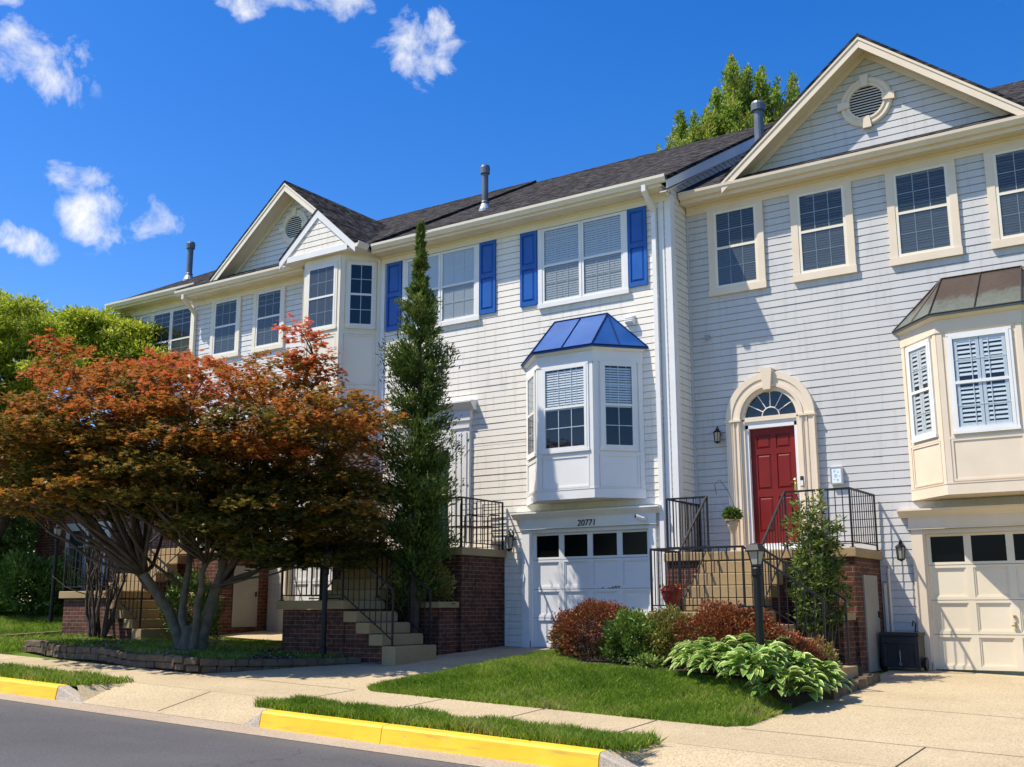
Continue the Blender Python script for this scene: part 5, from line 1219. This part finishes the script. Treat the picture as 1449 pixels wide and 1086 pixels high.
# pedestal planter with fern by the red door
px_, py_, pz_ = 1.0, YC - .55, 1.61
T = thing('pedestal_planter', (px_, py_, pz_), 'green fern in a cream pedestal planter left of the red door', 'plant pot')
mb = MB(**W0); mb.lathe([(.09, 0), (.09, .02), (.045, .06), (.04, .34), (.05, .38), (.085, .46), (.10, .55), (.125, .555), (.125, .58), (.09, .58)], (px_, py_, pz_), 18); mb.lathe([(.0, .55), (.09, .56)], (px_, py_, pz_), 18)
obj('pot', mb, M['pot_cream'], T)
hp = MB(**W0); hp.tube([(px_ + .1, py_, pz_ + .66), (px_ - .05, py_, pz_ + 1.05), (px_ - .2, py_, pz_ + 1.27), (px_ - .3, py_, pz_ + 1.2), (px_ - .27, py_, pz_ + 1.02)], .005, 5); obj('wire_hook', hp, M['black_metal'], T)
n = 700; d = sph(n); c = d * RNG.uniform(.2, 1, n)[:, None] * [.13, .13, .10] + [px_, py_, pz_ + .66]
leaves('fern', c, d + [0, 0, -.2], .08, .03, RNG.uniform(.1, .7, n), M['boxwood'], T)
# framed panel on the grey wall
T = thing('wall_plaque', (2.66, YC, 2.87), 'white framed plaque with faint blue pattern on the grey siding right of the red door', 'plaque')
mb = MB(*FC); mb.box(2.56, 2.77, 0, .06, 2.73, 3.03); bevel(obj('case', mb, M['white_trim'], T), .012)
mb = MB(*FC)
panel_frame(mb, 2.565, 2.765, 2.735, 3.025, .06, .018, .012); obj('frame', mb, M['lead'], T)
mb = MB(*FC); mb.box(2.585, 2.745, .0605, .063, 2.755, 3.005); obj('face', mb, noisy('pale_blue_print', (.72, .80, .84), (.80, .86, .88), 12, .4, 50, .02), T)
mb = MB(*FC)
for a, b, r_ in ((2.64, 2.95, .022), (2.70, 2.93, .016), (2.66, 2.87, .03), (2.69, 2.80, .022), (2.63, 2.81, .013), (2.72, 2.86, .012)):
    mb.add([(a + r_ * math.cos(k * .7854), .0636, b + r_ * 1.1 * math.sin(k * .7854)) for k in range(8)], [tuple(range(8))])
obj('print', mb, noisy('blue_print_ink', (.30, .48, .62), (.45, .60, .70), 30, .5, 50, .02), T)
# black storage box by the right-hand garage
bx0, by0 = 3.36, .12; bz0 = gz(3.6, .3)
T = thing('storage_box', (3.62, .32, bz0), 'black plastic wheeled box standing against the grey wall beside the cream garage', 'storage box')
FB = ((bx0, by0, bz0), (1, 0, 0), (0, -1, 0)); mb = MB(*FB)
mb.box(0, .56, -.38, 0, .05, .52); mb.box(-.02, .58, -.40, .02, .52, .57)
mb.box(.03, .53, 0, .018, .40, .50); mb.box(.03, .07, 0, .016, .06, .40); mb.box(.49, .53, 0, .016, .06, .40); mb.box(.26, .30, 0, .015, .06, .40)
bevel(obj('body', mb, M['black_plastic'], T), .008)
for xx in (-.045, .605):
    mb = MB(*FB); mb.lathe([(.1, -.02), (.1, .02)], (0, 0, 0), 16); 
    mb.v = [(bx0 + xx + (v[2] - bz0), by0 + .2 + (v[1] - by0), bz0 + .1 + (v[0] - bx0)) for v in mb.v]; obj('wheel', mb, M['black_metal'], T)
mb = MB(*FB); mb.tube([(.28, .018, .30), (.285, .03, .16), (.27, .035, .09), (.30, .03, .085), (.30, .03, .12)], .006, 5); obj('latch_cord', mb, M['lead'], T)
mb = MB(*FB); mb.tube([(.45, -.3, .55), (.46, -.33, .7), (.42, -.35, .74), (.40, -.36, .66)], .011, 6); obj('hose_end', mb, M['black_metal'], T)
# porch chairs behind the white house's porch railing
for cx_, cy_, lab in ((-4.12, -.62, 'black metal armchair on the porch nearest the white door surround'), (-3.82, -.30, 'small black metal chair at the right end of the porch by the wall')):
    T = thing('porch_chair', (cx_, cy_, 1.8), lab, 'chair', 'chairs on the porch of the white house'); z0 = 1.8
    mb = MB(**W0)
    mb.box(cx_ - .2, cx_ + .2, cy_ - .2, cy_ + .2, z0 + .42, z0 + .44); obj('seat', mb, M['black_metal'], T)
    for sx_ in (-1, 1):
        for sy_ in (-1, 1): mb = MB(**W0); mb.tube([(cx_ + sx_ * .19, cy_ + sy_ * .19, z0), (cx_ + sx_ * .19, cy_ + sy_ * .19, z0 + (.42 if sy_ < 0 else .9))], .012, 5); obj('leg', mb, M['black_metal'], T)
    mb = MB(**W0)
    for z in (.55, .66, .77, .88): mb.tube([(cx_ - .19, cy_ + .19, z0 + z), (cx_ + .19, cy_ + .19, z0 + z)], .010, 5)
    obj('backrest', mb, M['black_metal'], T)
    for sx_ in (-1, 1): mb = MB(**W0); mb.tube([(cx_ + sx_ * .2, cy_ + .19, z0 + .66), (cx_ + sx_ * .21, cy_ - .12, z0 + .65), (cx_ + sx_ * .2, cy_ - .2, z0 + .6), (cx_ + sx_ * .19, cy_ - .19, z0 + .43)], .012, 5); obj('armrest', mb, M['black_metal'], T)

# ------------------------------------------------------------------ camera, sun, sky
cam = bpy.data.cameras.new('camera'); co = bpy.data.objects.new('camera', cam); COL.objects.link(co)
cam.sensor_width = 36; cam.lens = 36 * FPX / 1449; cam.clip_end = 2000; cam.clip_start = .05
mw = Matrix(((r2.x, u2.x, -fw.x, CP.x), (r2.y, u2.y, -fw.y, CP.y), (r2.z, u2.z, -fw.z, CP.z), (0, 0, 0, 1))); co.matrix_world = mw
SC.camera = co
SD = Vector((1.2, 1.0, -2.5)).normalized()
sl = bpy.data.lights.new('sun', 'SUN'); sl.energy = 4.6; sl.angle = R(.55); sl.color = (1, .915, .77)
so = bpy.data.objects.new('sun', sl); COL.objects.link(so); so.rotation_euler = SD.to_track_quat('-Z', 'Y').to_euler(); so.location = (-20, -20, 40)
wd = bpy.data.worlds.new('World'); SC.world = wd; wd.use_nodes = True; t = NT(wd); t.t = wd.node_tree
bg = wd.node_tree.nodes['Background']
sk = t.n('ShaderNodeTexSky'); sk.sky_type = 'NISHITA'; sk.sun_disc = False; sk.sun_elevation = math.asin(-SD.z); sk.sun_rotation = math.atan2(-SD.x, -SD.y); sk.air_density = 1.0; sk.dust_density = .55; sk.ozone_density = 3.
hs = t.n('ShaderNodeHueSaturation'); hs.inputs['Hue'].default_value = .513; hs.inputs['Saturation'].default_value = 1.42; hs.inputs['Value'].default_value = 1.; t.l(sk.outputs[0], hs.inputs['Color'])
tc = t.n('ShaderNodeTexCoord'); V0 = tc.outputs['Generated']
nv = t.n('ShaderNodeTexNoise'); nv.inputs['Scale'].default_value = 9; nv.inputs['Detail'].default_value = 5; t.l(V0, nv.inputs['Vector'])
def vm(op, a, b):
    m_ = t.n('ShaderNodeVectorMath', operation=op)
    for i, q in enumerate((a, b)):
        if hasattr(q, 'is_linked'): t.l(q, m_.inputs[i])
        else: m_.inputs[i].default_value = q
    return m_
off = vm('MULTIPLY', vm('SUBTRACT', nv.outputs['Color'], (.5, .5, .5)).outputs[0], (.06, .06, .05)).outputs[0]
VD = vm('ADD', V0, off).outputs[0]
mask = None
CL = [((70, 95), (72, 52)), ((15, 85), (45, 55)), ((108, 248), (54, 48)), ((125, 296), (68, 48)), ((208, 315), (60, 36)), ((30, 352), (44, 30)), ((435, -8), (98, 34)), ((598, 62), (72, 56)), ((628, 22), (26, 30)), ((360, 5), (40, 20)), ((10, 5), (30, 22)),
      ((1700, -150), (220, 90)), ((-300, 200), (140, 60))]
for (px, py), (rx, ry) in CL:
    d = (fw * FPX + r2 * (px - 724.5) + u2 * (543 - py)).normalized(); e1 = d.cross(Vector((0, 0, 1))).normalized(); e2 = e1.cross(d)
    df = vm('SUBTRACT', VD, tuple(d)).outputs[0]
    a = t.math('DIVIDE', vm('DOT_PRODUCT', df, tuple(e1)).outputs['Value'], rx / FPX * .9); b = t.math('DIVIDE', vm('DOT_PRODUCT', df, tuple(e2)).outputs['Value'], ry / FPX * .9)
    fr_ = t.math('GREATER_THAN', vm('DOT_PRODUCT', V0, tuple(d)).outputs['Value'], .5)
    r_ = t.math('MULTIPLY', fr_, t.math('MAXIMUM', t.math('SUBTRACT', 1.25, t.math('SQRT', t.math('ADD', t.math('MULTIPLY', a, a), t.math('MULTIPLY', b, b)))), 0.))
    mask = r_ if mask is None else t.math('MAXIMUM', mask, r_)
fb = t.n('ShaderNodeTexNoise'); fb.inputs['Scale'].default_value = 22; fb.inputs['Detail'].default_value = 9; fb.inputs['Roughness'].default_value = .62; fb.inputs['Distortion'].default_value = .3; t.l(V0, fb.inputs['Vector'])
dens = t.math('SUBTRACT', t.math('ADD', t.math('MULTIPLY', t.math('MINIMUM', mask, .8), .85), t.math('MULTIPLY', t.math('SUBTRACT', fb.outputs[0], .5), 2.7)), .32)
al = t.math('MULTIPLY', t.ramp(dens, [(.0, (0, 0, 0)), (.3, (.42, .42, .42)), (.75, (1, 1, 1))]), t.ramp(mask, [(.0, (0, 0, 0)), (.35, (1, 1, 1))]))
wisp = t.n('ShaderNodeTexNoise'); wisp.inputs['Scale'].default_value = 5; wisp.inputs['Detail'].default_value = 8; t.l(VD, wisp.inputs['Vector'])
white = t.ramp(fb.outputs[0], [(.3, (4.3, 4.5, 4.9)), (.7, (5.4, 5.4, 5.4))])
t.l(t.mix(al, hs.outputs[0], white), bg.inputs['Color']); bg.inputs['Strength'].default_value = .135
SC.view_settings.view_transform = 'Standard'; SC.view_settings.look = 'None'; SC.view_settings.exposure = .56; SC.view_settings.gamma = 1.
SC.render.engine = 'CYCLES'; SC.cycles.use_denoising = True; SC.cycles.max_bounces = 6; SC.cycles.transparent_max_bounces = 8
